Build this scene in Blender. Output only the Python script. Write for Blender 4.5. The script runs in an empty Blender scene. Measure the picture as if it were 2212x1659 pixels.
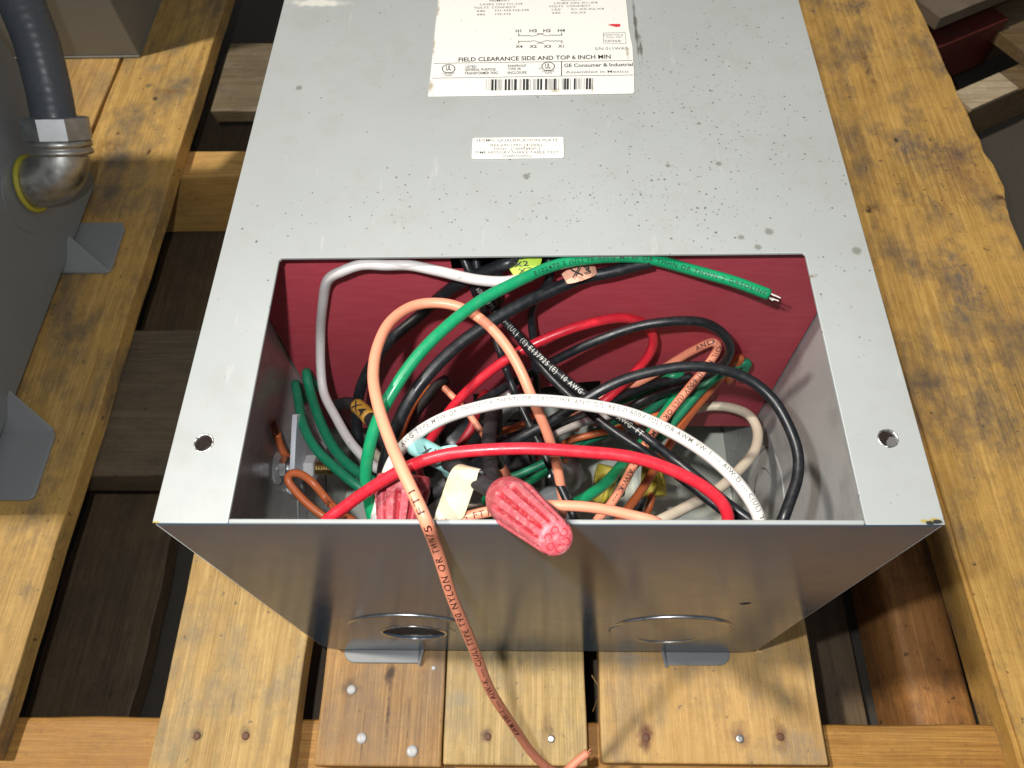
import bpy, bmesh, math, random
import numpy as np
from mathutils import Vector, Matrix
random.seed(7)
S = bpy.context.scene
COL = S.collection

# ------------------------------------------------------------------ camera
def rot(a, b, c):
    ca, sa, cb, sb, cc, sc = math.cos(a), math.sin(a), math.cos(b), math.sin(b), math.cos(c), math.sin(c)
    Rx = np.array([[1,0,0],[0,ca,-sa],[0,sa,ca]]); Ry = np.array([[cb,0,sb],[0,1,0],[-sb,0,cb]]); Rz = np.array([[cc,-sc,0],[sc,cc,0],[0,0,1]])
    return Rz @ Ry @ Rx
F = 1618.635; CM = rot(.507228, .024023, .010411); CL = np.array([-.0043437, -.0911251, .2737446])
cam = bpy.data.cameras.new('camera'); co = bpy.data.objects.new('camera', cam); COL.objects.link(co)
m4 = Matrix([[*CM[0], CL[0]], [*CM[1], CL[1]], [*CM[2], CL[2]], [0,0,0,1]]); co.matrix_world = m4
cam.sensor_width = 36; cam.lens = 36*F/2212; cam.clip_start = .01; cam.clip_end = 60
cam.dof.use_dof = True; cam.dof.focus_distance = .36; cam.dof.aperture_fstop = 22
S.camera = co
# ------------------------------------------------------------------ world + lamps
w = bpy.data.worlds.new('World'); S.world = w; w.use_nodes = True
bg = w.node_tree.nodes['Background']; bg.inputs[0].default_value = (.95, .97, 1, 1); bg.inputs[1].default_value = .17
def area(name, loc, target, size, power, color):
    l = bpy.data.lights.new(name, 'AREA'); l.shape = 'DISK'; l.size = size; l.energy = power; l.color = color
    o = bpy.data.objects.new(name, l); COL.objects.link(o); o.location = loc
    o.rotation_euler = (Vector(target)-Vector(loc)).to_track_quat('-Z', 'Y').to_euler(); return o
area('ceiling_lamp', (-1.75, .13, 3.4), (0, .2, -.2), .17, 128, (1, .93, .82))
area('camera_flash', (-.048, -.062, .300), (.0, .14, -.05), .011, 1.6, (1, 1, .99))
S.view_settings.view_transform = 'Standard'; S.view_settings.look = 'None'; S.view_settings.gamma = 1
S.view_settings.exposure = 0.0
S.render.engine = 'CYCLES'; S.render.resolution_x = 1024; S.render.resolution_y = 768

# ------------------------------------------------------------------ pixel -> point on a real plane
SC = 2212/3648
def ray(u, v): return CM @ np.array([(u*SC-1106)/F, -(v*SC-829.5)/F, -1.])
def P(u, v, z=0.): d = ray(u, v); return Vector(CL + (z-CL[2])/d[2]*d)
def PY(u, v, y): d = ray(u, v); return Vector(CL + (y-CL[1])/d[1]*d)
def PD(u, v, dep): return Vector(CL + dep*ray(u, v))
def PX(u, v, x): d = ray(u, v); return Vector(CL + (x-CL[0])/d[0]*d)

# ------------------------------------------------------------------ object helpers
def link(name, me, mat=None, parent=None, smooth=False):
    o = bpy.data.objects.new(name, me); COL.objects.link(o)
    if mat:
        me.materials.clear(); me.materials.append(mat)
    if parent: o.parent = parent
    if smooth:
        for p in me.polygons: p.use_smooth = True
    return o
def tag(o, label=None, cat=None, group=None, kind=None):
    for k, x in (('label', label), ('category', cat), ('group', group), ('kind', kind)):
        if x: o[k] = x
    return o
def empty(name, label, cat, loc=(0,0,0), group=None):
    o = bpy.data.objects.new(name, None); COL.objects.link(o); o.empty_display_size = .02
    return tag(o, label, cat, group)
def mesh(name, vs, fs):
    me = bpy.data.meshes.new(name); me.from_pydata([tuple(v) for v in vs], [], fs); me.update(); return me
def boxme(name, x0, x1, y0, y1, z0, z1, bev=.0008, seg=2, wob=0):
    bm = bmesh.new(); bmesh.ops.create_cube(bm, size=1)
    for v in bm.verts: v.co = Vector((x0+(v.co.x+.5)*(x1-x0), y0+(v.co.y+.5)*(y1-y0), z0+(v.co.z+.5)*(z1-z0)))
    if wob:
        long = 0 if x1-x0 > y1-y0 else 1
        L = (x1-x0, y1-y0)[long]; n = int(L/.015)
        es = [e for e in bm.edges if abs((e.verts[0].co-e.verts[1].co)[long]) > L*.9]
        bmesh.ops.subdivide_edges(bm, edges=es, cuts=n, use_grid_fill=True)
        sh = {}; ph = (random.uniform(0, 6), random.uniform(0, 6))
        other = 1-long
        lo, hi = ((x0, x1), (y0, y1))[other]
        for v in bm.verts:
            k = round(v.co[long], 4); side = v.co[other] > (lo+hi)/2
            if (k, side) not in sh: sh[(k, side)] = wob*(math.sin(k*31+ph[side])+.5*math.sin(k*83+ph[side]*2)+random.uniform(-.2, .2))
            v.co[other] += sh[(k, side)]; v.co.z += random.uniform(-.3, .3)*wob
    if bev:
        es = [e for e in bm.edges if len(e.link_faces) == 2 and e.calc_face_angle(0) > .9]
        bmesh.ops.bevel(bm, geom=es, offset=bev, segments=seg, affect='EDGES', profile=.5)
    me = bpy.data.meshes.new(name); bm.to_mesh(me); bm.free()
    return me
def box(name, x0, x1, y0, y1, z0, z1, mat, parent=None, bev=.0008, wob=0, smooth=False):
    return link(name, boxme(name, x0, x1, y0, y1, z0, z1, bev, wob=wob), mat, parent, smooth)
DG = None
def tomesh(o):
    dg = bpy.context.evaluated_depsgraph_get(); dg.update()
    me = bpy.data.meshes.new_from_object(o.evaluated_get(dg)); 
    d = o.data; bpy.data.objects.remove(o); bpy.data.curves.remove(d); return me
def flat(outlines, thick, bev=0.):
    """filled 2D outlines (holes allowed), lying in local XY, thickness centred on z=0"""
    c = bpy.data.curves.new('c', 'CURVE'); c.dimensions = '2D'; c.fill_mode = 'BOTH'; c.extrude = thick/2-bev
    c.bevel_depth = bev; c.bevel_resolution = 2; c.offset = -bev
    for pts in outlines:
        s = c.splines.new('POLY'); s.points.add(len(pts)-1); s.use_cyclic_u = True
        for i, q in enumerate(pts): s.points[i].co = (q[0], q[1], 0, 1)
    o = bpy.data.objects.new('c', c); COL.objects.link(o); return tomesh(o)
def circ(cx, cy, r, n=48, a0=0, a1=math.tau):
    return [(cx+r*math.cos(a0+(a1-a0)*i/n), cy+r*math.sin(a0+(a1-a0)*i/n)) for i in range(n)]
def rrect(x0, x1, y0, y1, r, n=6):
    o = []
    for cx, cy, a in ((x1-r, y1-r, 0), (x0+r, y1-r, math.pi/2), (x0+r, y0+r, math.pi), (x1-r, y0+r, -math.pi/2)):
        o += [(cx+r*math.cos(a+math.pi/2*i/n), cy+r*math.sin(a+math.pi/2*i/n)) for i in range(n+1)]
    return o
def place(me, mat4): me.transform(mat4); me.update(); return me
def joinme(name, mes):
    bm = bmesh.new()
    for m_ in mes: bm.from_mesh(m_)
    me = bpy.data.meshes.new(name); bm.to_mesh(me); bm.free()
    for m_ in mes: bpy.data.meshes.remove(m_)
    return me
SPC = 1.
def textme(s, size=1., bold=0., cuts=0):
    c = bpy.data.curves.new('t', 'FONT'); c.body = s; c.size = size; c.resolution_u = 3; c.space_character = SPC; c.offset = bold
    o = bpy.data.objects.new('t', c); COL.objects.link(o); me = tomesh(o)
    if cuts:
        bm = bmesh.new(); bm.from_mesh(me); bmesh.ops.triangulate(bm, faces=bm.faces[:])
        for k in range(cuts):
            bmesh.ops.bisect_plane(bm, geom=bm.verts[:]+bm.edges[:]+bm.faces[:], plane_co=(0, -.1+.9*(k+.5)/cuts, 0), plane_no=(0, 1, 0))
        bm.to_mesh(me); bm.free()
    return me
def lathe(prof, n=32, origin=(0,0,0), axis=(0,0,1), fn=None):
    """prof = [(r, h)]"""
    q = Vector((0,0,1)).rotation_difference(Vector(axis).normalized()); O = Vector(origin)
    vs, fs = [], []
    for j, (r, h) in enumerate(prof):
        for i in range(n):
            a = math.tau*i/n; rr = r*(fn(a, j, h) if fn else 1)
            vs.append(O + q @ Vector((rr*math.cos(a), rr*math.sin(a), h)))
    for j in range(len(prof)-1):
        for i in range(n):
            k = (i+1) % n; fs.append((j*n+i, j*n+k, (j+1)*n+k, (j+1)*n+i))
    fs.append(tuple(range(n))[::-1]); fs.append(tuple((len(prof)-1)*n+i for i in range(n)))
    return mesh('lathe', vs, fs)
def ring(R0, r, center, axis, n=48, m=8, a0=0., a1=math.tau, jag=0.):
    q = Vector((0,0,1)).rotation_difference(Vector(axis).normalized()); C0 = Vector(center); full = abs(a1-a0-math.tau) < 1e-6
    vs, fs = [], []
    N = n if full else n+1
    for i in range(N):
        a = a0+(a1-a0)*i/n; rj = r*(1+random.uniform(-jag, jag)); 
        if not full: rj *= max(.15, min(1, 6*i/n, 6*(n-i)/n))
        for j in range(m):
            b = math.tau*j/m; rr = R0+rj*math.cos(b)
            vs.append(C0 + q @ Vector((rr*math.cos(a), rr*math.sin(a), rj*math.sin(b))))
    for i in range(n):
        k = (i+1) % N
        for j in range(m):
            l = (j+1) % m; fs.append((i*m+j, k*m+j, k*m+l, i*m+l))
    return mesh('ring', vs, fs)

# ------------------------------------------------------------------ materials
class NT:
    def __init__(s, name):
        s.m = bpy.data.materials.new(name); s.m.use_nodes = True; s.t = s.m.node_tree; s.b = s.t.nodes['Principled BSDF']
    def n(s, typ, **kw):
        x = s.t.nodes.new(typ)
        for k, v in kw.items(): setattr(x, k, v)
        return x
    def l(s, a, b): s.t.links.new(a, b)
    def coord(s, scale=(1,1,1), loc=(0,0,0)):
        tc = s.n('ShaderNodeTexCoord'); mp = s.n('ShaderNodeMapping'); mp.inputs['Scale'].default_value = scale; mp.inputs['Location'].default_value = loc
        s.l(tc.outputs['Object'], mp.inputs['Vector']); return mp.outputs[0]
    def noise(s, vec, scale, detail=3, rough=.5, dist=0):
        x = s.n('ShaderNodeTexNoise'); x.inputs['Scale'].default_value = scale; x.inputs['Detail'].default_value = detail; x.inputs['Roughness'].default_value = rough; x.inputs['Distortion'].default_value = dist
        s.l(vec, x.inputs['Vector']); return x.outputs['Fac']
    def ramp(s, fac, *stops):
        x = s.n('ShaderNodeValToRGB'); e = x.color_ramp.elements
        while len(e) < len(stops): e.new(.5)
        for i, (p, c) in enumerate(stops):
            e[i].position = p; e[i].color = (c, c, c, 1) if not hasattr(c, '__len__') else (*c, 1)
        s.l(fac, x.inputs[0]); return x.outputs[0]
    def mix(s, fac, a, b, mode='MIX'):
        x = s.n('ShaderNodeMix', data_type='RGBA', blend_type=mode)
        for sock, val in ((x.inputs[0], fac), (x.inputs[6], a), (x.inputs[7], b)):
            if hasattr(val, 'is_linked'): s.l(val, sock)
            elif hasattr(val, '__len__'): sock.default_value = (*val, 1)
            else: sock.default_value = (val, val, val, 1) if sock.type == 'RGBA' else val
        return x.outputs[2]
    def math(s, op, a, b=0):
        x = s.n('ShaderNodeMath', operation=op)
        for sock, val in ((x.inputs[0], a), (x.inputs[1], b)):
            if hasattr(val, 'is_linked'): s.l(val, sock)
            else: sock.default_value = val
        return x.outputs[0]
    def bump(s, h, strength=.3, dist=.001):
        x = s.n('ShaderNodeBump'); x.inputs['Strength'].default_value = strength; x.inputs['Distance'].default_value = dist
        s.l(h, x.inputs['Height']); s.l(x.outputs[0], s.b.inputs['Normal'])
    def spot(s, c, r, soft=.5, wob=.25, wscale=90):
        """soft elliptical mask centred on a world point"""
        tc = s.n('ShaderNodeTexCoord'); sub = s.n('ShaderNodeVectorMath', operation='SUBTRACT'); sub.inputs[1].default_value = c
        s.l(tc.outputs['Object'], sub.inputs[0])
        dv = s.n('ShaderNodeVectorMath', operation='DIVIDE'); dv.inputs[1].default_value = r; s.l(sub.outputs[0], dv.inputs[0])
        ln = s.n('ShaderNodeVectorMath', operation='LENGTH'); s.l(dv.outputs[0], ln.inputs[0])
        nz = s.noise(tc.outputs['Object'], wscale, 3)
        d = s.math('ADD', ln.outputs['Value'], s.math('MULTIPLY', s.math('SUBTRACT', nz, .5), wob*4))
        return s.ramp(d, (max(0, 1-soft), 1.), (1., 0.))
    def set(s, **kw):
        for k, v in kw.items():
            k = k.replace('_', ' ')
            if hasattr(v, 'is_linked'): s.l(v, s.b.inputs[k])
            elif hasattr(v, '__len__'): s.b.inputs[k].default_value = (*v, 1)
            else: s.b.inputs[k].default_value = v
        return s

def paint(name, base, rough=.3, var=.06, coat=0., peel=.04, dirt=None, specks=0, seed=0):
    t = NT(name); c = t.coord(loc=(seed*3.1, seed, 0))
    n1 = t.noise(c, 9, 4, .6); n2 = t.noise(c, 70, 3)
    b0 = [x*(1-var) for x in base]; b1 = [min(1, x*(1+var)) for x in base]
    colr = t.ramp(n1, (.3, b0), (.7, b1))
    if dirt:
        colr = t.mix(t.ramp(t.noise(c, 14, 6, .7), (.52, 0.), (.75, .8)), colr, dirt)
    if specks:
        colr = t.mix(t.ramp(t.noise(c, 24, 6, .75), (.50, 0.), (.8, .35)), colr, (.27, .27, .22))
        colr = t.mix(t.ramp(t.noise(t.coord((1, .15, 1)), 160, 3, .7), (.64, 0.), (.74, .18)), colr, (.62, .62, .6))
        dens = t.mix(t.spot((.085, .21, 0), (.080, .17, 9), 1., .25, 30), .06, 1.35)
        dens2 = t.math('ADD', dens, t.spot((.0, .16, 0), (.14, .03, 9), 1., .3, 30))
        for sc, th, st in ((620, .42, .75), (330, .27, .8), (150, .13, .65)):
            v = t.n('ShaderNodeTexVoronoi'); v.inputs['Scale'].default_value = sc; wz = t.n('ShaderNodeVectorMath', operation='MULTIPLY'); wz.inputs[1].default_value = (1, 1, 0)
            nzv = t.n('ShaderNodeTexNoise'); nzv.inputs['Scale'].default_value = sc*2.2; nzv.inputs['Detail'].default_value = 3; t.l(c, nzv.inputs['Vector'])
            off_ = t.n('ShaderNodeVectorMath', operation='MULTIPLY_ADD'); off_.inputs[1].default_value = (.55/sc, .55/sc, 0); t.l(nzv.outputs['Color'], off_.inputs[0]); t.l(c, off_.inputs[2])
            t.l(off_.outputs[0], wz.inputs[0]); t.l(wz.outputs[0], v.inputs['Vector'])
            sep = t.n('ShaderNodeSeparateColor'); t.l(v.outputs['Color'], sep.inputs[0])
            sel = t.math('GREATER_THAN', t.math('MULTIPLY', dens2, .42 if sc > 300 else .24 if sc > 150 else .10), sep.outputs[0])
            rad = t.math('MULTIPLY', sep.outputs[1], th)
            dd = t.math('SUBTRACT', rad, v.outputs['Distance'])
            mk = t.ramp(t.math('MULTIPLY', dd, 6), (0., 0.), (.6, st))
            mk = t.math('MULTIPLY', t.math('MULTIPLY', mk, sel), t.math('ADD', t.math('MULTIPLY', sep.outputs[2], .75), .3))
            colr = t.mix(mk, colr, (.10, .10, .085))
        for (u, v_, rr) in ((1065, 313, .0022), (1720, 935, .0020), (1875, 628, .0022), (2560, 583, .0019), (2700, 880, .0021), (3052, 893, .0028), (2740, 825, .0026), (2640, 845, .0018), (2490, 440, .0013), (2380, 590, .0015), (1565, 940, .0016)):
            q = P(u, v_, 0)
            colr = t.mix(t.math('MULTIPLY', t.spot((q.x, q.y, 0), (rr, rr, 9), .5, .12, 600), .75), colr, (.16, .16, .13))
        # scraped dirt along the label's right edge and a chip of scraped paint by the far left edge
        for (u, v_, rx, ry, cc) in ((2265, 100, .0012, .03, (.07, .06, .05)), (2283, 170, .001, .012, (.09, .08, .06)), (1130, 10, .02, .004, (.72, .70, .64)), (2860, 985, .007, .0012, (.2, .17, .1))):
            q = P(u, v_, 0); colr = t.mix(t.math('MULTIPLY', t.spot((q.x, q.y, 0), (rx, ry, 9), .6, .35, 160), .8), colr, cc)
        for (u, v_) in ((550, 1862), (3330, 1853), (3298, 1857)):
            q = P(u, v_, 0); colr = t.mix(t.spot((q.x, q.y, 0), (.0026, .0009, 9), .3, .3, 400), colr, (.38, .31, .10))
            q = P(u+(12 if u > 2000 else -12), v_+6, 0); colr = t.mix(t.spot((q.x, q.y, 0), (.002, .001, 9), .3, .3, 400), colr, (.03, .03, .03))
    r = t.ramp(n2, (.3, rough*.85), (.7, rough*1.2))
    t.set(Base_Color=colr, Roughness=r); t.b.inputs['Coat Weight'].default_value = coat; t.b.inputs['Coat Roughness'].default_value = .08
    t.bump(t.noise(c, 900, 2), peel, .0004)
    return t.m

def metal(name, base=(.6, .6, .6), rough=.3, brush=.1):
    t = NT(name); c = t.coord(); n = t.noise(c, 120, 4, .6)
    t.set(Base_Color=t.ramp(n, (.3, [x*.7 for x in base]), (.7, base)), Metallic=1., Roughness=t.ramp(n, (.3, rough), (.7, min(1, rough+.2)))); t.bump(n, brush, .0005); return t.m

def plastic(name, base, rough=.32, dust=.12, dustc=(.5, .48, .44), spec=.5):
    t = NT(name); c = t.coord(); n = t.noise(c, 260, 4, .65); n2 = t.noise(c, 45, 3)
    k = t.math('MULTIPLY', t.ramp(n, (.5, 0.), (.8, 1.)), dust)
    colr = t.mix(k, t.mix(n2, [x*.86 for x in base], [min(1, x*1.1) for x in base]), dustc)
    colr = t.mix(t.ramp(t.noise(c, 330, 2), (.68, 0.), (.76, .5)), colr, [x*.35 for x in base])
    t.set(Base_Color=colr, Roughness=t.ramp(n, (.3, rough), (.7, min(.9, rough+.2))), Specular_IOR_Level=spec)
    t.bump(n, .08, .0004); return t.m

def wood(name, c1, c2, axis='Y', seed=0., stain=(.16, .14, .12), stain_amt=.55, fine=1., spots=(), cracks=(), gloss=.55, grain=.7):
    t = NT(name)
    st = (1, .045, 1) if axis == 'Y' else (.045, 1, 1)
    g = t.coord(st, (seed*1.7, seed*.9, seed))
    warp = t.noise(t.coord((1, .3, 1) if axis == 'Y' else (.3, 1, 1), (seed, seed, 0)), 14, 2)
    # growth rings: bands bent by low-frequency noise
    wv = t.n('ShaderNodeTexWave', wave_type='BANDS', bands_direction='X' if axis == 'Y' else 'Y', wave_profile='SAW')
    wv.inputs['Scale'].default_value = 26*fine; wv.inputs['Distortion'].default_value = 5; wv.inputs['Detail'].default_value = 3; wv.inputs['Detail Scale'].default_value = 1.1; wv.inputs['Detail Roughness'].default_value = .6
    t.l(g, wv.inputs['Vector'])
    fib = t.noise(g, 330, 5, .65); med = t.noise(g, 60, 4, .6)
    colr = t.mix(t.math('MULTIPLY', wv.outputs['Fac'], grain), c1, c2)
    colr = t.mix(t.ramp(med, (.35, 0.), (.7, .65)), colr, [x*.72 for x in c2])
    colr = t.mix(t.ramp(fib, (.45, 0.), (.75, .35)), colr, [x*.45 for x in c2])
    g2 = t.coord((1, .018, 1) if axis == 'Y' else (.018, 1, 1), (seed*2.3, seed*1.1, seed))
    ff = t.noise(g2, 1000, 3, .7); colr = t.mix(t.ramp(ff, (.47, 0.), (.66, .55)), colr, [x*.5 for x in c2]); colr = t.mix(t.ramp(ff, (.34, .4), (.48, 0.)), colr, [min(.9, x*1.3) for x in c1])
    gl = t.noise(g2, 230, 2, .5); colr = t.mix(t.ramp(gl, (.52, 0.), (.62, .4)), colr, [c2[0]*.62, c2[1]*.55, c2[2]*.45])
    # broad tone drift
    colr = t.mix(t.ramp(t.noise(t.coord((1, 1, 1), (seed, 0, seed)), 7, 3), (.35, 0.), (.7, .5)), colr, [c1[0]*1.1, c1[1]*1.0, c1[2]*.8])
    sw = t.noise(t.coord((.05, 1, 1) if axis == 'Y' else (1, .05, 1), (seed, seed*3, 0)), 420, 2, .5)
    colr = t.mix(t.ramp(sw, (.5, 0.), (.85, .13)), colr, [x*.5 for x in c2])
    mot = t.noise(t.coord((1, .5, 1) if axis == 'Y' else (.5, 1, 1), (seed*4, 2, 0)), 85, 7, .8)
    colr = t.mix(t.ramp(mot, (.52, 0.), (.72, .6)), colr, [c2[0]*.5, c2[1]*.52, c2[2]*.65]); colr = t.mix(t.ramp(mot, (.25, .5), (.45, 0.)), colr, [min(.85, x*1.25) for x in c1])
    # grime and blue stain
    s1 = t.noise(t.coord((1, .6, 1) if axis == 'Y' else (.6, 1, 1), (seed*2, 0, 3)), 22, 7, .72)
    colr = t.mix(t.math('MULTIPLY', t.ramp(s1, (.47, 0.), (.68, 1.)), stain_amt), colr, stain)
    s2 = t.noise(t.coord((1, 1, 1), (seed*5, 1, 3)), 160, 3, .6)
    colr = t.mix(t.math('MULTIPLY', t.ramp(s2, (.66, 0.), (.72, 1.)), stain_amt), colr, [x*.5 for x in stain])
    gr = t.ramp(t.noise(t.coord((1, .5, 1) if axis == 'Y' else (.5, 1, 1), (seed, 7, 0)), 260, 5, .7), (.38, .25), (.58, 1.))
    for (q, r, cc, amt) in spots:
        k = t.math('MULTIPLY', t.spot(q, r, .8, .42, 130), amt)
        if max(r[0], r[1]) > .0125: k = t.math('MULTIPLY', k, gr)
        colr = t.mix(k, colr, cc)
    h = t.math('ADD', t.math('MULTIPLY', fib, .6), wv.outputs['Fac'])
    t.set(Base_Color=colr, Roughness=gloss, Specular_IOR_Level=.35); t.bump(t.math('ADD', h, ff), .45, .0006); return t.m

M = {}
M['panel'] = paint('grey_enamel_front', (.37, .39, .385), .33, .05, specks=1)
M['wall'] = paint('grey_enamel_wall_shaded', (.085, .132, .190), .17, .05, coat=.0, peel=.02); M['wall'].node_tree.nodes['Principled BSDF'].inputs['IOR'].default_value = 1.36  # same enamel as the front panel, with shade put in as a darker, bluer colour
M['inner'] = paint('grey_enamel_inside', (.43, .43, .42), .28, .10, dirt=(.2, .19, .18))
M['floor_in'] = paint('grey_enamel_back', (.66, .69, .61), .35, .08, dirt=(.30, .27, .16))
M['dark_grey'] = paint('grey_enamel_old', (.20, .215, .225), .4, .08, seed=3)
M['warm_grey'] = paint('warm_grey_enamel', (.21, .205, .185), .4, .05, seed=5)
M['foot'] = paint('grey_enamel_foot', (.26, .275, .285), .35, .08, seed=6)
M['zinc'] = metal('bright_zinc', (.72, .74, .76), .22)
M['alu'] = metal('aluminium', (.62, .64, .66), .38)
M['galv'] = paint('galvanised_nail', (.5, .5, .5), .35, .2); M['brass'] = metal('yellow_zinc_thread', (.55, .45, .24), .28)
M['copper'] = metal('copper_strand', (.62, .28, .16), .35)
M['cast'] = metal('cast_zinc_fitting', (.66, .66, .64), .32, .2)
M['bare'] = metal('bare_metal_edge', (.8, .8, .8), .25)
t = NT('red_fibre_board'); c = t.coord(); n = t.noise(c, 350, 4, .7); n2 = t.noise(t.coord((1, 1, 6)), 60, 3)
colr = t.mix(n2, (.46, .045, .07), (.58, .09, .12)); colr = t.mix(t.ramp(n, (.6, 0.), (.85, .35)), colr, (.45, .14, .14))
sc_ = t.n('ShaderNodeTexVoronoi', feature='DISTANCE_TO_EDGE'); sc_.inputs['Scale'].default_value = 18; t.l(t.coord((1, 1, 3), (.3, 0, .2)), sc_.inputs['Vector'])
t.set(Base_Color=colr, Roughness=.5); t.bump(n, .25, .0005); M['red_board'] = t.m
t = NT('white_label'); c = t.coord(); n = t.noise(c, 420, 3, .6)
colr = t.mix(t.ramp(n, (.68, 0.), (.74, .55)), (.80, .79, .74), (.35, .27, .2))
for (u, v_, rx, ry) in ((1540, 130, .0012, .02), (1533, 310, .002, .006), (1545, 170, .001, .01), (2235, 190, .0012, .006), (1560, 40, .001, .01), (1975, 325, .003, .002), (2110, 320, .0008, .005)):
    q = P(u, v_, 0); colr = t.mix(t.math('MULTIPLY', t.spot((q.x, q.y, 0), (rx, ry, 9), .8, .4, 260), .7), colr, (.30, .22, .11))
t.set(Base_Color=colr, Roughness=.42); M['label'] = t.m
def flatmat(name, c, r=.5):
    t = NT(name); n = t.noise(t.coord(), 500, 2); t.set(Base_Color=t.mix(n, [x*.85 for x in c], [min(1, x*1.15) for x in c]), Roughness=r); return t.m
M['ink'] = flatmat('black_ink', (.025, .025, .03)); M['grey_ink'] = flatmat('faded_ink', (.17, .16, .15)); M['pale_ink'] = flatmat('pale_print', (.5, .5, .46)); M['pen'] = flatmat('red_marker', (.62, .03, .04))
M['tan_ink'] = flatmat('tan_print', (.11, .10, .08)); M['dark_red_ink'] = flatmat('dark_print', (.06, .02, .015)); M['green_ink'] = flatmat('dark_green_print', (.002, .03, .015))
M['black'] = plastic('black_jacket', (.012, .014, .017), .28, .14, (.16, .15, .14))
M['black_matte'] = plastic('dusty_black_jacket', (.02, .018, .02), .55, .3, (.14, .11, .10))
M['green'] = plastic('green_jacket', (.008, .28, .115), .22, .06, (.3, .5, .35))
M['green_dull'] = plastic('dull_green_jacket', (.008, .20, .10), .35, .1, (.3, .45, .35))
M['orange'] = plastic('orange_jacket', (.92, .33, .20), .30, .12, (.9, .5, .35))
M['orange_dull'] = plastic('brown_orange_jacket', (.50, .12, .035), .35, .15, (.5, .3, .22))
M['red'] = plastic('red_jacket', (.66, .022, .04), .24, .1, (.8, .25, .25))
M['red_dark'] = plastic('dark_red_jacket', (.34, .014, .024), .35, .1, (.4, .15, .15))
M['white'] = plastic('white_jacket', (.74, .72, .68), .30, .12, (.45, .38, .28))
M['lilac'] = plastic('greyish_white_jacket', (.64, .61, .60), .38, .15, (.35, .33, .33))
M['cream'] = plastic('cream_jacket', (.62, .54, .42), .35, .12, (.4, .33, .22))
M['rubber'] = plastic('black_rubber', (.02, .02, .02), .6, .2, (.12, .12, .12))
M['void'] = plastic('dark_steel_core', (.012, .011, .011), .7, .1, (.03, .03, .03))
t = NT('red_wirenut'); c = t.coord(); n = t.noise(c, 130, 5, .65, .6); n2 = t.noise(c, 420, 4, .7)
vc = t.n('ShaderNodeAttribute'); vc.attribute_name = 'wear'
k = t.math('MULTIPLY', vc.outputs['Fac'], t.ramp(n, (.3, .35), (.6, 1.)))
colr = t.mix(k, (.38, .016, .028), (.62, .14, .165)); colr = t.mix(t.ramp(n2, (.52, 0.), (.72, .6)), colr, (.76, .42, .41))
t.set(Base_Color=colr, Roughness=.5); t.b.inputs['Subsurface Weight'].default_value = .06; t.b.inputs['Subsurface Scale'].default_value = .003
t.bump(n2, .2, .0003); M['nut'] = t.m
M['yellow_nut'] = plastic('yellow_wirenut', (.55, .45, .05), .5, .2, (.5, .5, .3))
def tapem(name, c, cd): 
    t = NT(name); n = t.noise(t.coord((1, .12, 1), (0, 0, 0)), 600, 4, .7); n2 = t.noise(t.coord(), 80, 3)
    t.set(Base_Color=t.mix(t.ramp(n2, (.45, 0.), (.7, .8)), t.mix(t.ramp(n, (.5, 0.), (.7, .4)), c, [x*.6 for x in c]), cd), Roughness=.5); t.bump(n, .4, .0005); return t.m
M['tape'] = tapem('cream_cloth_tape', (.70, .66, .50), (.62, .56, .34))
M['lime'] = tapem('lime_tape', (.42, .60, .04), (.34, .50, .04)); M['pink'] = tapem('salmon_tape', (.80, .42, .30), (.72, .34, .22))
M['cyan'] = tapem('pale_cyan_tape', (.32, .66, .60), (.25, .5, .5)); M['amber'] = tapem('amber_tape', (.62, .33, .05), (.5, .25, .03))
t = NT('concrete'); c = t.coord(); colr = t.mix(t.noise(c, 6, 6, .6), (.035, .030, .024), (.085, .072, .056)); colr = t.mix(t.ramp(t.noise(c, 90, 4), (.6, 0.), (.8, .5)), colr, (.03, .028, .025))
t.set(Base_Color=colr, Roughness=.8); t.bump(t.noise(c, 220, 4), .3, .002); M['concrete'] = t.m

# ------------------------------------------------------------------ the setting
fl = link('floor', mesh('floor', [(-6,-6,-.42),(6,-6,-.42),(6,6,-.42),(-6,6,-.42)], [(0,1,2,3)]), M['concrete']); fl['kind'] = 'structure'

# ------------------------------------------------------------------ pallet
DZ = -.2812
pal = empty('pallet', 'worn wooden pallet of yellow brown boards carrying the grey boxes', 'pallet')
def W(u, v): q = P(u, v, DZ); return (q.x, q.y, DZ)
Y1, Y2 = (.60, .36, .13), (.42, .22, .065)
def plank(x0, x1, y0, y1, z1, th, mat, wob=.0005, bev=.0012, name='deck_board', parent=pal):
    return box(name, x0, x1, y0, y1, z1-th, z1, mat, parent, bev, wob)
dark = (.05, .045, .04)
wA = wood('wood_plank_far_left', (.62, .40, .15), (.50, .29, .09), seed=1, stain_amt=.5)
wB = wood('wood_plank_left', (.63, .41, .14), (.50, .29, .08), seed=2, stain=(.13, .11, .085), stain_amt=.9, grain=.35,
    spots=[(W(552, 350), (.004, .005, 1), (.03, .025, .02), .95), (W(600, 325), (.022, .006, 1), (.24, .11, .03), .7), (W(530, 305), (.005, .004, 1), (.1, .09, .07), .8), (W(390, 520), (.016, .014, 1), (.14, .06, .02), .75), (W(420, 475), (.004, .004, 1), (.04, .03, .03), .9), (W(530, 540), (.003, .008, 1), (.06, .03, .02), .9), (W(560, 240), (.012, .008, 1), (.2, .17, .13), .6), (W(480, 620), (.03, .02, 1), (.26, .2, .15), .5), (W(470, 730), (.06, .03, 1), (.22, .17, .12), .5)])
plank(-.585, -.4725, -.07, .95, DZ, .018, wA)
plank(-.4685, -.3700, -.07, .95, DZ, .018, wB)
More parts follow.
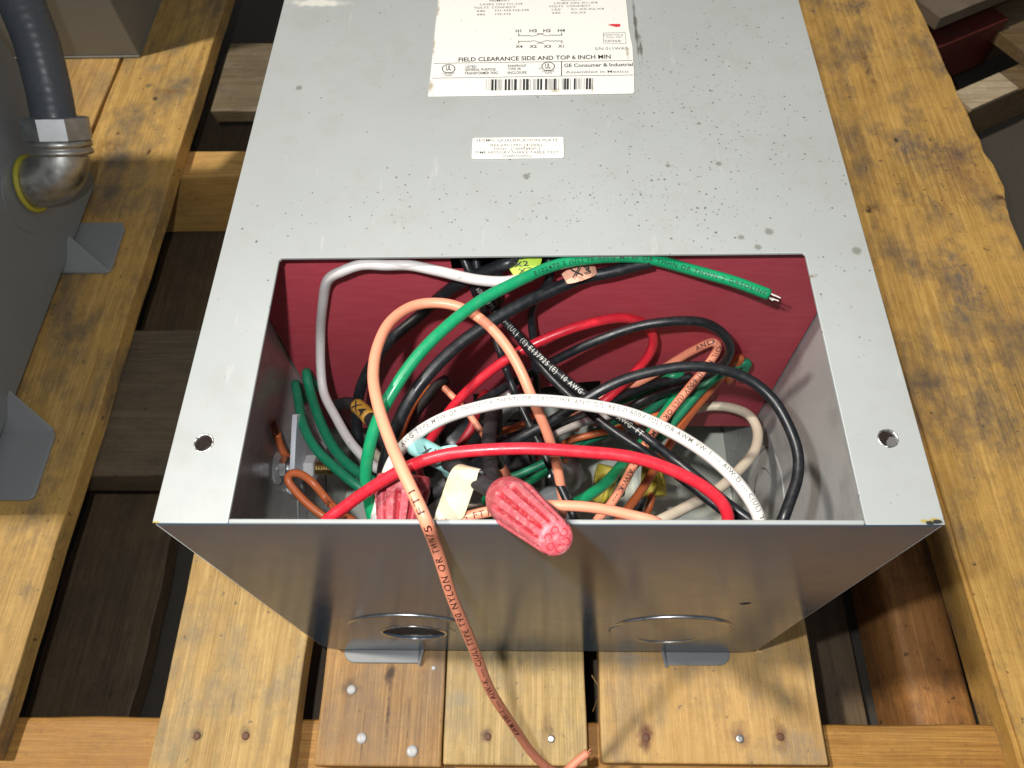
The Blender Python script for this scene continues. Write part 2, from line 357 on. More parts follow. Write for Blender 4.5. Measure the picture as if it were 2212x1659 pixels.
wC = wood('wood_plank_near_left', (.68, .46, .18), (.52, .32, .10), seed=3, stain=(.2, .19, .15), stain_amt=.75, spots=[(W(700, 2618), (.0045, .006, 1), (.06, .04, .03), .95), (W(872, 2617), (.005, .006, 1), (.09, .05, .03), .9), (W(725, 2200), (.012, .03, 1), (.28, .2, .11), .6), (W(830, 2500), (.002, .012, 1), (.18, .13, .08), .7)])
wD = wood('wood_plank_reddish', (.56, .33, .125), (.42, .22, .07), seed=4, stain_amt=.45, spots=[(W(1390, 2400), (.0045, .010, 1), (.05, .025, .015), .95), (W(1385, 2500), (.0014, .04, 1), (.07, .035, .02), .9), (W(1290, 2640), (.0009, .03, 1), (.08, .04, .02), .9), (W(1455, 2560), (.0008, .03, 1), (.12, .06, .03), .8), (W(1252, 2450), (.009, .008, 1), (.09, .06, .04), .7)])
wE = wood('wood_plank_pale', (.68, .48, .21), (.56, .37, .13), seed=5, stain=(.26, .23, .16), stain_amt=.7, spots=[(W(1735, 2612), (.0048, .006, 1), (.13, .07, .04), .9), (W(1958, 2600), (.006, .014, 1), (.2, .12, .05), .85), (W(1640, 2490), (.012, .008, 1), (.32, .28, .2), .6), (W(1850, 2345), (.003, .010, 1), (.2, .14, .07), .7), (W(1780, 2335), (.05, .004, 1), (.25, .2, .12), .6)])
wF = wood('wood_plank_near_right', (.70, .46, .19), (.56, .33, .11), seed=6.4, stain=(.24, .2, .15), stain_amt=.6, spots=[(W(2300, 2620), (.006, .011, 1), (.16, .06, .025), .95), (W(2632, 2618), (.007, .010, 1), (.30, .17, .09), .9), (W(2778, 2618), (.006, .011, 1), (.17, .07, .03), .95), (W(2770, 2540), (.002, .05, 1), (.46, .28, .09), .5), (W(2240, 2345), (.02, .008, 1), (.4, .36, .3), .7), (W(2860, 2680), (.02, .02, 1), (.3, .24, .18), .6)])
bC = plank(-.2610, -.1655, -.078, .80, DZ, .018, wC)
bD = plank(-.1500, -.0650, -.0725, .80, DZ-.0003, .018, wD)
bE = plank(-.0640, .0325, -.0710, .80, DZ, .018, wE)
bF = plank(.0418, .1900, -.0690, .80, DZ+.0002, .018, wF)
wR = wood('wood_plank_right', (.66, .42, .135), (.47, .265, .065), seed=8.3, fine=1.6, stain=(.10, .085, .08), stain_amt=.85, gloss=.5, grain=.9,
    spots=[(W(3100, 740), (.014, .007, 1), (.16, .08, .03), .9), (W(3098, 752), (.005, .004, 1), (.05, .03, .02), .9), (W(3040, 25), (.03, .02, 1), (.09, .07, .07), .8), (W(3230, 520), (.02, .03, 1), (.10, .09, .10), .75), (W(3400, 540), (.03, .025, 1), (.10, .07, .07), .75), (W(3440, 620), (.028, .035, 1), (.26, .12, .06), .55), (W(3575, 695), (.012, .005, 1), (.06, .03, .02), .9), (W(3190, 498), (.0028, .004, 1), (.03, .03, .03), .95), (W(3315, 498), (.0028, .004, 1), (.03, .03, .03), .95), (W(3090, 240), (.005, .05, 1), (.10, .05, .03), .8), (W(3430, 1000), (.02, .05, 1), (.12, .11, .11), .75), (W(3420, 1130), (.02, .02, 1), (.14, .13, .11), .6), (W(3560, 1500), (.03, .06, 1), (.11, .1, .09), .6)])
bm = bmesh.new(); n = 70
L0, L1, R0_, R1_ = (.3150, -.13), (.292, .95), (.470, -.13), (.4385, .95)
rows = []
for i in range(n+1):
    f = i/n; y = -.13+1.08*f
    xl = L0[0]+(L1[0]-L0[0])*f + random.uniform(-.0006, .0006); xr = R0_[0]+(R1_[0]-R0_[0])*f + random.uniform(-.0008, .0008)
    k = math.exp(-((y-.455)/.035)**2); xr += .008*k*(1+.3*math.sin(y*200)) 
    if .33 < y < .42: xr -= .004
    rows.append([bm.verts.new((xl, y, DZ-.038)), bm.verts.new((xl, y, DZ)), bm.verts.new((xr, y, DZ-(.004 if k > .3 else 0))), bm.verts.new((xr, y, DZ-.038))])
for a, b in zip(rows, rows[1:]):
    for j in range(4): bm.faces.new((a[j], b[j], b[(j+1) % 4], a[(j+1) % 4]))
bm.faces.new(rows[0]); bm.faces.new(rows[-1][::-1]); bmesh.ops.recalc_face_normals(bm, faces=bm.faces)
es = [e for e in bm.edges if e.calc_face_angle(0) > .9]; bmesh.ops.bevel(bm, geom=es, offset=.003, segments=2, affect='EDGES')
me = bpy.data.meshes.new('deck_board'); bm.to_mesh(me); bm.free(); link('deck_board', me, wR, pal)
# cross members under the deck
wS = wood('wood_stringer_orange', (.56, .30, .08), (.42, .20, .045), axis='X', seed=11, stain=(.34, .19, .07), stain_amt=.5, grain=.4, gloss=.55)
wS2 = wood('wood_stringer_yellow', (.62, .40, .14), (.48, .27, .08), axis='X', seed=12, stain=(.5, .12, .06), stain_amt=.15)
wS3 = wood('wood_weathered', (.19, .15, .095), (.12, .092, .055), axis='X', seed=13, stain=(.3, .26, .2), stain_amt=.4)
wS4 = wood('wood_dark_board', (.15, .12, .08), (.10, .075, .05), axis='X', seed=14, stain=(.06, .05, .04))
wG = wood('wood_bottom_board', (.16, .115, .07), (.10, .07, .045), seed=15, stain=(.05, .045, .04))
zt = DZ-.0186
plank(-.60, .46, -.118, -.0425, zt, .088, wS, name='stringer', bev=.003)
plank(-.60, .46, .478, .515, zt, .088, wS2, name='stringer', bev=.002)
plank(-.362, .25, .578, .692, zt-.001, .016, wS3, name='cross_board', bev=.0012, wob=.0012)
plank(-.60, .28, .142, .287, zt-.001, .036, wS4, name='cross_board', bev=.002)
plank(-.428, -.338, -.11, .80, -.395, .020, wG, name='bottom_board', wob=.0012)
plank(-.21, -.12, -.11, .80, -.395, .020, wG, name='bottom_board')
plank(.045, .268, -.035, .14, -.398, .020, wG, name='bottom_board')  # added dark board, stands in for the shade over the floor in the right gap
wBeam = wood('wood_round_beam', (.50, .25, .08), (.36, .15, .045), seed=16, stain=(.12, .06, .03), stain_amt=.9, gloss=.6)
b = box('bottom_rail', .2735, .3215, -.11, .80, -.400, -.330, wBeam, pal, bev=.008, smooth=True)
def nail(q, r, mat, board):
    pr = [(r*.3, .0007), (r*.8, .0009), (r, .0004), (r*1.02, -.001)]
    return link('nail_head', lathe(pr[::-1], 14, q), mat, board, True)
rust = flatmat('rusty_nail', (.16, .07, .04), .6)
for (u, v, r, mt, bd) in ((1252, 2457, .0032, M['galv'], bD), (1288, 2630, .0035, M['galv'], bD), (1468, 2676, .0038, M['galv'], bD), (1545, 2380, .0016, M['galv'], bD), (702, 2622, .0024, rust, bC), (875, 2622, .0026, rust, bC), (1738, 2625, .0024, rust, bE), (1964, 2632, .0026, M['cast'], bE), (2302, 2628, .0026, rust, bF), (2636, 2632, .0028, M['cast'], bF), (2780, 2625, .0026, rust, bF)):
    nail(P(u, v, DZ), r, mt, bd)
# splinters standing in the narrow gap beside the right board
for (u0, v0, u1, v1) in ((2108, 2405, 2135, 2450), (2112, 2535, 2128, 2490)):
    a, b_ = P(u0, v0, DZ-.004), P(u1, v1, DZ-.001); d = Vector((.0003, .0002, 0))
    link('splinter', mesh('splinter', [a-d, a+d, b_+d*.4, b_-d*.4, a+Vector((0,0,.0005)), b_+Vector((0,0,.0003))], [(0,1,2,3),(0,4,5,3),(1,4,5,2),(0,1,4),(2,3,5)]), wS2, bF)

# ------------------------------------------------------------------ transformer enclosure
tr = empty('transformer_enclosure', 'open grey steel transformer enclosure lying on its back, wiring compartment full of coloured wires', 'electrical enclosure')
HW, H, L = .1500, .2732, .62
# front panel with the open compartment and two screw holes
HOLE = [P(440*1.6492, 957*1.6492, 0), P(1918*1.6492, 947*1.6492, 0)]
o_in = [(-.1208, -.01), (.1206, -.01), (.1208, .1285), (.1196, .1297), (-.1215, .1285), (-.1223, .1272)]
outl = [(-HW, .0004), (-.1208, .0004), (-.1216, .1268), (-.1206, .1284), (.1200, .1294), (.1210, .1282), (.1206, .0004), (HW, .0004), (HW, L), (-HW, L)]
fp = place(flat([outl, circ(HOLE[0].x, HOLE[0].y, .0037, 28), circ(HOLE[1].x, HOLE[1].y, .0037, 28)], .0016, .0003), Matrix.Translation((0, 0, -.0008)))
front = link('front_panel', fp, M['panel'], tr)
for h in HOLE:
    link('screw_hole_rim', ring(.0038, .00042, (h.x, h.y, -.0001), (0, 0, 1), 40, 8, jag=.35), M['bare'], front, True)
# end panel facing the camera, with conduit knockouts
KC = [(-.079, -.1965), (.079, -.1975)]; KI = [(-.0785, -.2115), (.0800, -.2135)]
outl = [(-HW+.0012, -.0002), (HW-.0012, -.0002), (HW-.0012, -H+.012), (HW-.004, -H+.004), (HW-.011, -H), (-HW+.011, -H), (-HW+.004, -H+.004), (-HW+.0012, -H+.012)]
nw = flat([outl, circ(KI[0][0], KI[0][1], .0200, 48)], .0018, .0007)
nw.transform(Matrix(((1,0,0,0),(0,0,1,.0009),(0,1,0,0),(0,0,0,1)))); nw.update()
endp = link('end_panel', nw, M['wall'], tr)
lip = box('rim_lip', -.1205, .1203, .0002, .0021, -.0062, .0006, M['panel'], endp, bev=.0007, smooth=False)
# knockout score rings (embossed edges) on the outer face
for i, (x, z) in enumerate(KC):
    link('knockout_ring', ring(.0372, .0012, (x, -.0000, z), (0, -1, 0), 64, 8, math.radians(12), math.radians(168)), M['bare'], endp, True)
    d = lathe([(.0368, -.0002), (.0366, .0005), (.0362, .0007)], 64, (x, 0, z), (0, -1, 0)) if i == 1 else None
    if d: 
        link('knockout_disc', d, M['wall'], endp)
link('knockout_ring', ring(.0200, .0009, (KI[1][0], -.0007, KI[1][1]), (0, -1, 0), 64, 8, math.radians(195), math.radians(345)), M['cast'], endp, True)
link('knockout_hole_edge', ring(.0200, .0006, (KI[0][0], .0, KI[0][1]), (0, -1, 0), 72, 8, jag=.45), M['bare'], endp, True)
link('knockout_ring', ring(.0262, .00045, (KI[0][0], -.0001, KI[0][1]+.002), (0, -1, 0), 64, 6, math.radians(-20), math.radians(35)), M['cast'], endp, True)
# dent / scuff on end panel
q = PY(2655, 2150, 0)
link('paint_scuff', lathe([(.0035, -.0001), (.002, .0003)], 16, (q.x, 0, q.z), (0, -1, 0), lambda a, j, h: .5+.5*abs(math.cos(a-.7))), M['rubber'], endp, True)
# side panels
for sgn in (-1, 1):
    pts = [(.0006, -.0016), (L, -.0016), (L, -H), (.010, -H), (.003, -H+.004), (.0006, -H+.014)]
    sm = flat([pts], .0015, .0004)
    sm.transform(Matrix(((0,0,1,sgn*(HW-.0008)),(1,0,0,0),(0,1,0,0),(0,0,0,1)))); sm.update()
    s = link('side_panel', sm, M['inner'], tr)
    xi = sgn*(HW-.0016)
    q = PX(2845, 1150, xi) if sgn > 0 else PX(1085, 1160, xi)
    link('rivet', lathe([(.0042, 0), (.0036, .0012), (.002, .002), (.0004, .0022)], 20, q, (-sgn, 0, 0)), M['foot'], s, True)
    link('knockout_ring', ring(.032, .0008, (xi, .082, -.19), (-sgn, 0, 0), 64, 8), M['foot'], s, True)
    link('knockout_ring', ring(.022, .0006, (xi, .082, -.198), (-sgn, 0, 0), 64, 8, .4, 4.4), M['bare'], s, True)
box('back_panel', -HW+.0018, HW-.0018, .0022, L, -H+.0006, -H+.0021, M['floor_in'], tr, bev=.0002)
box('far_panel', -HW+.0018, HW-.0018, L-.002, L-.0005, -H+.003, -.003, M['inner'], tr, bev=.0002)
# raised channel on the back panel of the compartment
box('channel', .074, .078, .01, .17, -H+.0023, -H+.004, M['floor_in'], tr, bev=.0005)
# red fibre barrier with notches where the leads pass
bo = [(-.1475, -.012), (-.0435, -.012), (-.0435, -.0215), (.0105, -.0225), (.0105, -.010), (.1475, -.010), (.1475, -.198), (.0385, -.198), (.0385, -.133), (.015, -.137), (-.0125, -.1485), (-.042, -.150), (-.042, -.200), (-.1475, -.200)]
bmsh = flat([bo], .0016, .0002); bmsh.transform(Matrix(((1,0,0,0),(0,0,1,.1378),(0,1,0,0),(0,0,0,1)))); bmsh.update()
link('barrier_board', bmsh, M['red_board'], tr)
box('core', -.140, .140, .19, .50, -.25, -.03, M['void'], tr, bev=.004)
# mounting feet under the near edge
def foot(x0, x1, webx, flip):
    sgn = 1 if not flip else -1
    f = flat([rrect(x0, x1, -.0078, .035, .008 if False else .0015)], .0016, .0004) if False else None
    r = .0085; pts = []
    xs = (x0, x1) if not flip else (x1, x0)
    outer, inner = xs
    d = 1 if outer < inner else -1
    pts = [(inner, .035), (inner, -.0078)] + [(outer+d*r-d*r*math.sin(a), -.0078+r-r*math.cos(a)) for a in [math.pi/2*i/8 for i in range(9)]] + [(outer, .035)]
    me = place(flat([pts], .0022, .0006), Matrix.Translation((0, 0, DZ+.0012)))
    o = link('mounting_foot', me, M['foot'], tr)
    link('web', mesh('web', [(inner, -.0095, DZ+.0025), (inner, .034, DZ+.0025), (inner+d*.003, .034, -H), (inner+d*.003, .0005, -H), (inner-d*.0016, -.0095, DZ+.0025), (inner-d*.0016, .034, DZ+.0025), (inner+d*.0014, .034, -H), (inner+d*.0014, .0005, -H)], [(0,1,2,3),(4,5,6,7)[::-1],(0,3,7,4),(0,4,5,1),(1,5,6,2),(2,6,7,3)]), M['foot'], o)
foot(-.1375, -.0830, 0, False); foot(.0880, .1340, 0, True)

# labels with printed text ------------------------------------------------
LZ = .0005
def place_text(s, a, b, vtop, mat, size_h=None, z=LZ+.00012, bold=0., pf=P):
    """text whose baseline runs from pixel a to pixel b; vtop = pixel row of the cap height"""
    A, B = pf(*a, z), pf(*b, z); T = pf(a[0], vtop, z)
    me = textme(s, 1., bold); xs = [v.co.x for v in me.vertices]; 
    if not xs: return me
    x0, x1 = min(xs), max(xs); d = (B-A); h = (T-A).length
    ch = .70
    X = d.normalized(); Zv = Vector((0,0,1)); Yv = Zv.cross(X)
    for v in me.vertices:
        v.co = A + X*((v.co.x-x0)/(x1-x0)*d.length) + Yv*(v.co.y/ch*h)
    return me
def stroke(pts, wpx, z=LZ+.00012):
    q = [P(*p_, z) for p_ in pts]; w_ = wpx; vs, fs = [], []
    for i, c_ in enumerate(q):
        a = q[max(0, i-1)]; b_ = q[min(len(q)-1, i+1)]; d = (b_-a).normalized(); nn = Vector((-d.y, d.x, 0))*w_/2
        vs += [c_-nn, c_+nn]
    for i in range(len(q)-1): fs.append((2*i, 2*i+2, 2*i+3, 2*i+1))
    return mesh('stroke', vs, fs)
def Z1(u, v): return (1400+u*.4521, v*.4521)
def Z3(u, v): return (1500+u*.36166, v*.36166)
lab_pts = [P(1525, 343, LZ), P(2259, 333, LZ), P(2262, 331, LZ), P(2262, 326, LZ), P(2240, 130, LZ), P(2232, 0, LZ)]
bl, brr = P(1526, 344, LZ), P(2260, 333, LZ)
lp = [(bl.x, bl.y), (brr.x-.001, brr.y), (brr.x, brr.y+.001), (P(2258, 260).x, P(2258, 260).y), (P(2251, 170).x+.0003, P(2251, 170).y), (P(2238, 110).x+.0004, P(2238, 110).y), (brr.x+.0008, .40), (bl.x+.0012, .40), (P(1549, 120).x, P(1549, 120).y), (P(1535, 260).x, P(1535, 260).y), (bl.x-.0002, bl.y+.001)]
nl = link('nameplate_label', place(flat([lp], .0003), Matrix.Translation((0, 0, LZ-.0001))), M['label'], front)
ms = []
for s, a, b_, vt in (('PRIMARY', Z3(675, 18), Z3(880, 12), -2), ('LINES ON H1-H4', Z3(580, 52), Z3(1000, 45), 12.5), ('VOLTS  CONNECT', Z3(518, 85), Z3(936, 78), 24), ('240', Z3(545, 118), Z3(632, 116), 36), ('H1-H3.H2-H4', Z3(730, 113), Z3(1062, 107), 34), ('480', Z3(547, 152), Z3(632, 150), 49), ('H2-H3', Z3(730, 148), Z3(880, 146), 47),
        ('SECONDARY', Z3(1375, 8), Z3(1600, 3), -4), ('LINES ON X1-X4', Z3(1312, 40), Z3(1738, 33), 8), ('VOLTS  CONNECT', Z3(1255, 72), Z3(1672, 65), 19.5), ('120', Z3(1288, 104), Z3(1373, 102), 31), ('X1-X3.X2-X4', Z3(1470, 99), Z3(1802, 94), 29.5), ('240', Z3(1288, 136), Z3(1373, 134), 43), ('X2-X3', Z3(1470, 133), Z3(1620, 131), 42),
        ('N036&', Z3(1812, 412), Z3(1970, 412), 141.5), ('S/N 011WA5-', Z3(1712, 492), Z3(2055, 488), 168.5), ('Assembled in Mexico', Z3(1423, 722), Z3(2045, 714), 252), ('INSPECTION &', Z3(1806, 352), Z3(1990, 348), 122.5), ('FINAL TEST', Z3(1826, 374), Z3(1982, 370), 131)):
    ms.append(place_text(s, a, b_, vt, None, bold=.006))
link('faded_print', joinme('faded_print', ms[:7]), M['grey_ink'], nl); link('faded_print', joinme('faded_print', ms[7:14]), M['grey_ink'], nl)
link('stamped_print', joinme('stamped_print', ms[14:]), M['grey_ink'], nl)
ms = []
for s, a, b_, vt, bo_ in (('FIELD CLEARANCE SIDE AND TOP 6 INCH MIN', Z3(368, 606), Z3(1870, 576), 205, .018), ('GE Consumer & Industrial', Z3(1410, 661), Z3(2088, 650), 227, .016),
        ('LISTED', Z3(438, 669), Z3(545, 666), 233.5, .012), ('GENERAL PURPOSE', Z3(430, 698), Z3(735, 694), 244, .012), ('TRANSFORMER 769G', Z3(427, 734), Z3(757, 730), 256, .012),
        ('RAINPROOF', Z3(855, 660), Z3(1035, 657), 230.5, .012), ('TYPE 3R', Z3(857, 692), Z3(985, 689), 242, .012), ('ENCLOSURE', Z3(853, 728), Z3(1040, 724), 254.5, .012),
        ('UL', Z3(245, 693), Z3(298, 691), 233, .02), ('LISTED', Z3(212, 731), Z3(328, 728), 258, .01), ('769G', Z3(232, 752), Z3(305, 750), 266, .005), ('UL', Z3(1225, 675), Z3(1277, 673), 226.5, .02), ('LISTED', Z3(1196, 710), Z3(1312, 705), 250, .01), ('769G', Z3(1218, 727), Z3(1292, 724), 258, .005), ('C', Z3(1160, 684), Z3(1185, 683), 241, .012),
        ('H1', Z3(932, 318), Z3(985, 317), 105, .02), ('H3', Z3(1068, 317), Z3(1140, 316), 104, .02), ('H2', Z3(1205, 316), Z3(1278, 315), 103.5, .02), ('H4', Z3(1347, 315), Z3(1418, 314), 103, .02),
        ('X4', Z3(930, 472), Z3(1000, 471), 161, .02), ('X2', Z3(1068, 471), Z3(1140, 470), 160.5, .02), ('X3', Z3(1207, 470), Z3(1280, 469), 160, .02), ('X1', Z3(1350, 469), Z3(1405, 468), 159.5, .02)):
    ms.append(place_text(s, a, b_, vt, None, bold=bo_))
for a, b_ in ((Z3(128, 624), Z3(2083, 596)), (Z3(110, 770), Z3(2092, 738)), ): ms.append(stroke([a, b_], .00035))
ms.append(stroke([Z3(1384, 603), Z3(1384, 748)], .0005))
ms.append(stroke([Z3(1795, 325), Z3(2010, 320), Z3(2020, 428), Z3(1800, 424), Z3(1795, 325)], .0003))
def zig(p0, n_, dx, up):
    o = []
    for i in range(n_*6+1):
        f = i/6; o.append(Z3(p0[0]+f*dx, p0[1]+(-1 if up else 1)*9*abs(math.sin(math.pi*f))))
    return o
wl = .00040
ms += [stroke([Z3(962, 325), Z3(962, 356)], wl), stroke(zig((962, 356), 4, 30, True)+[Z3(1110, 354), Z3(1140, 345), Z3(1170, 335), Z3(1210, 328)], wl), stroke([Z3(1386, 322), Z3(1386, 352)], wl), stroke(zig((1386, 352), 4, -30, True)+[Z3(1240, 354), Z3(1205, 345), Z3(1175, 334), Z3(1140, 327)], wl),
       stroke([Z3(960, 432), Z3(960, 402)], wl), stroke(zig((960, 402), 4, 32, False)+[Z3(1120, 402), Z3(1150, 412), Z3(1180, 422), Z3(1210, 432)], wl), stroke([Z3(1388, 426), Z3(1388, 398)], wl), stroke(zig((1388, 398), 4, -32, False)+[Z3(1230, 400), Z3(1200, 410), Z3(1170, 424), Z3(1140, 434)], wl)]
for (cx_, cy_) in ((272, 676), (1252, 654)):
    ms.append(stroke([Z3(cx_+62*math.cos(a), cy_+42*math.sin(a)) for a in [math.tau*i/36 for i in range(37)]], .0005))
bars = [(643,3),(662,2),(680,4),(704,22),(736,18),(759,5),(772,5),(785,4),(797,4),(835,20),(868,20),(890,4),(903,6),(928,20),(943,5),(975,4),(986,4),(1015,20),(1046,22),(1062,4),(1076,4),(1107,4),(1119,4),(1132,4),(1154,18),(1184,20),(1232,20),(1252,4),(1264,4),(1276,4),(1288,4),(1300,4),(1318,20),(1337,5),(1358,4),(1390,4),(1402,5),(1420,20),(1446,20),(1470,4),(1515,18),(1534,5),(1550,4),(1562,4),(1577,4),(1607,4),(1635,20),(1664,20),(1685,5),(1694,3)]
for x, w_ in bars:
    a, b_ = P(*Z3(x, 782-(x-640)*.012), LZ+.00012), P(*Z3(x-2, 892-(x-640)*.012), LZ+.00012); hw = w_*.36166*.000151/2*1.05
    ms.append(mesh('bar', [a-Vector((hw,0,0)), b_-Vector((hw,0,0)), b_+Vector((hw,0,0)), a+Vector((hw,0,0))], [(0,1,2,3)]))
link('printed_text', joinme('printed_text', ms), M['ink'], nl)
q = [Z3(1838, 245), Z3(1880, 235), Z3(1960, 236), Z3(1966, 250), Z3(1955, 262), Z3(1925, 266), Z3(1885, 256)]
link('red_pen_mark', mesh('pen', [P(*x, LZ+.00015) for x in q], [tuple(range(len(q)))]), M['pen'], nl)
# small qualification sticker
a, b_ = P(1680, 566, LZ), P(2002, 489, LZ); tl = P(1690, 490, LZ)
sl = link('qualification_label', place(flat([rrect(-.0341, .0122, a.y, b_.y+.0002, .0012, 5)], .0003), Matrix.Translation((0, 0, LZ-.0001))), M['label'], front)
ms = []
for s, x0, x1, yb, yt in (('SEISMIC QUALIFICATION PLATE', 655, 1300, 1116, 1094), ('IEEE-693-1997- [4/2006]-', 767, 1188, 1154, 1133), ('HIGH - [10095845P1]', 798, 1156, 1183, 1162), ('TIME HISTORY SHAKE-TABLE TEST', 645, 1306, 1211, 1190), ('303B897AAP002', 860, 1092, 1238, 1222)):
    ms.append(place_text(s, Z1(x0, yb), Z1(x1, yb-2), Z1(0, yt)[1], None, bold=.004))
link('printed_text', joinme('printed_text', ms), M['grey_ink'], sl)

# ground lug on the left wall ------------------------------------------------
lug = empty('ground_lug', 'aluminium ground terminal bolted through the left inside wall of the enclosure', 'terminal')
XL = -HW+.0016
q = PX(1060, 1660, -.118)
def pb(name, u0, v0, u1, v1, x0, x1, mat, yth, parent):
    pass
lc = PX(1085, 1665, -.118)   # bolt axis point
ly, lz = .092, lc.z
XP = -.1335
bc = PX(1080, 1668, XP); by, bz = bc.y, bc.z
def xa(u):                       # x along the bolt axis that shows at pixel column u
    lo, hi = -.149, -.08
    for _ in range(40):
        mid = (lo+hi)/2
        d = CM.T @ (np.array((mid, by, bz))-CL); uu = (1106+F*d[0]/-d[2])/SC
        lo, hi = (mid, hi) if uu < u else (lo, mid)
    return lo
pl = [PX(u, v, XP) for u, v in ((1049, 1477), (1078, 1474), (1150, 1590), (1178, 1645), (1110, 1700), (1072, 1716), (1070, 1762), (1036, 1758), (1043, 1600))]
me = flat([[(q.y, q.z) for q in pl]], .0028, .0004); me.transform(Matrix(((0,0,1,XP),(1,0,0,0),(0,1,0,0),(0,0,0,1)))); me.update()
link('mounting_plate', me, paint('grey_zinc_plate', (.52, .55, .60), .45, .1), lug)
qb = PX(1120, 1612, XP)
box('terminal_block', XP+.0018, XP+.009, qb.y-.007, qb.y+.005, qb.z-.006, qb.z+.006, M['alu'], lug, bev=.0008)
link('bolt', lathe([(.0034+(.0006 if i % 2 else 0), i*.0007) for i in range(int((xa(1190)-XP)/.0007))], 20, (XP, by, bz), (1, 0, 0)), M['brass'], lug)
link('shank', lathe([(.0040, 0), (.0040, XP-XL)], 20, (XL, by, bz), (1, 0, 0)), M['zinc'], lug)
link('hex_nut', lathe([(.0066, 0), (.0074, .0008), (.0074, .0052), (.0066, .006)], 6, (XP+.0015, by, bz), (1, 0, 0)), M['galv'], lug)
link('hex_nut', lathe([(.0060, 0), (.0068, .0008), (.0068, .0045), (.0060, .0052)], 6, (XL+.002, by, bz), (1, 0, 0)), M['zinc'], lug)
link('washer', lathe([(.0092, 0), (.0092, .0012)], 28, (XL, by, bz), (1, 0, 0)), M['galv'], lug)
q = PX(1060, 1745, XL+.001)
link('screw', lathe([(.006, 0), (.006, .002), (.004, .0035)], 24, q, (1, 0, 0)), M['zinc'], lug)

# ------------------------------------------------------------------ wires
YB = .1336
def sample(pts, step=.0016):
    """centripetal Catmull-Rom through the points, resampled evenly"""
    p = [np.array(q) for q in pts]; p = [2*p[0]-p[1]] + p + [2*p[-1]-p[-2]]
    out = []
    for i in range(1, len(p)-2):
        a, b, c, d = p[i-1], p[i], p[i+1], p[i+2]
        t0 = 0; t1 = max(1e-6, np.linalg.norm(b-a))**.5; t2 = t1+max(1e-6, np.linalg.norm(c-b))**.5; t3 = t2+max(1e-6, np.linalg.norm(d-c))**.5
        for t in np.linspace(t1, t2, 24, endpoint=False):
            A1 = (t1-t)/(t1-t0)*a+(t-t0)/(t1-t0)*b; A2 = (t2-t)/(t2-t1)*b+(t-t1)/(t2-t1)*c; A3 = (t3-t)/(t3-t2)*c+(t-t2)/(t3-t2)*d
            B1 = (t2-t)/(t2-t0)*A1+(t-t0)/(t2-t0)*A2; B2 = (t3-t)/(t3-t1)*A2+(t-t1)/(t3-t1)*A3
            out.append((t2-t)/(t2-t1)*B1+(t-t1)/(t2-t1)*B2)
    out.append(p[-2]); out = np.array(out)
    s = np.concatenate([[0], np.cumsum(np.linalg.norm(np.diff(out, axis=0), axis=1))]); n_ = max(4, int(s[-1]/step))
    ss = np.linspace(0, s[-1], n_+1); r = np.stack([np.interp(ss, s, out[:, k]) for k in range(3)], 1)
    if len(r) > 20:
        u_ = np.arange(len(r))*step
        for k in range(3):
            for wl_, am in ((.085, .0005), (.041, .00012)): r[:, k] += am*np.sin(u_*math.tau/wl_+random.uniform(0, 6))*np.minimum(1, u_/.01)
    for _ in range(3): r[1:-1] = r[1:-1]*.5+(r[:-2]+r[2:])*.25
    s = np.concatenate([[0], np.cumsum(np.linalg.norm(np.diff(r, axis=0), axis=1))])
    return r, s
FACE = np.array([0., -.45, 1.]); FACE /= np.linalg.norm(FACE)
def tubeme(r, rad, m=14, flatn=1.):
    T = np.gradient(r, axis=0); T /= np.linalg.norm(T, axis=1)[:, None]
    n0 = FACE-T[0]*(FACE@T[0])
    if np.linalg.norm(n0) < .2: n0 = np.array([1., 0, 0])-T[0]*T[0][0]
    n0 /= np.linalg.norm(n0); vs, fs = [], []
    nn = n0
    for i in range(len(r)):
        nn = nn-T[i]*(nn@T[i]); nn /= np.linalg.norm(nn); bb = np.cross(T[i], nn)
        for j in range(m):
            a = math.tau*j/m; vs.append(r[i]+rad*(math.cos(a)*nn*flatn+math.sin(a)*bb))
    for i in range(len(r)-1):
        for j in range(m):
            k = (j+1) % m; fs.append((i*m+j, i*m+k, (i+1)*m+k, (i+1)*m+j))
    fs.append(tuple(range(m))[::-1]); fs.append(tuple((len(r)-1)*m+i for i in range(m)))
    return mesh('wire', vs, fs)
def pt(q, rad):
    if isinstance(q, Vector): return q
    if q[0] == 'y': X = PY(q[1], q[2], q[3])
    elif q[0] == 'x': X = PX(q[1], q[2], q[3])
    else:
        X = P(*q)
        if X.y > YB-rad and X.z < -.004: X = PY(q[0], q[1], YB-rad)
    lim = HW-.0022-rad
    if abs(X.x) > lim and X.z < -.004 and len(q) == 3: X = PX(q[0], q[1], math.copysign(lim, X.x))
    return X
def down(q, dx=0., dz=.05, y=None):
    X = q.copy(); X.x += dx; X.z -= dz; X.y = max(.008, X.y if y is None else y); return X
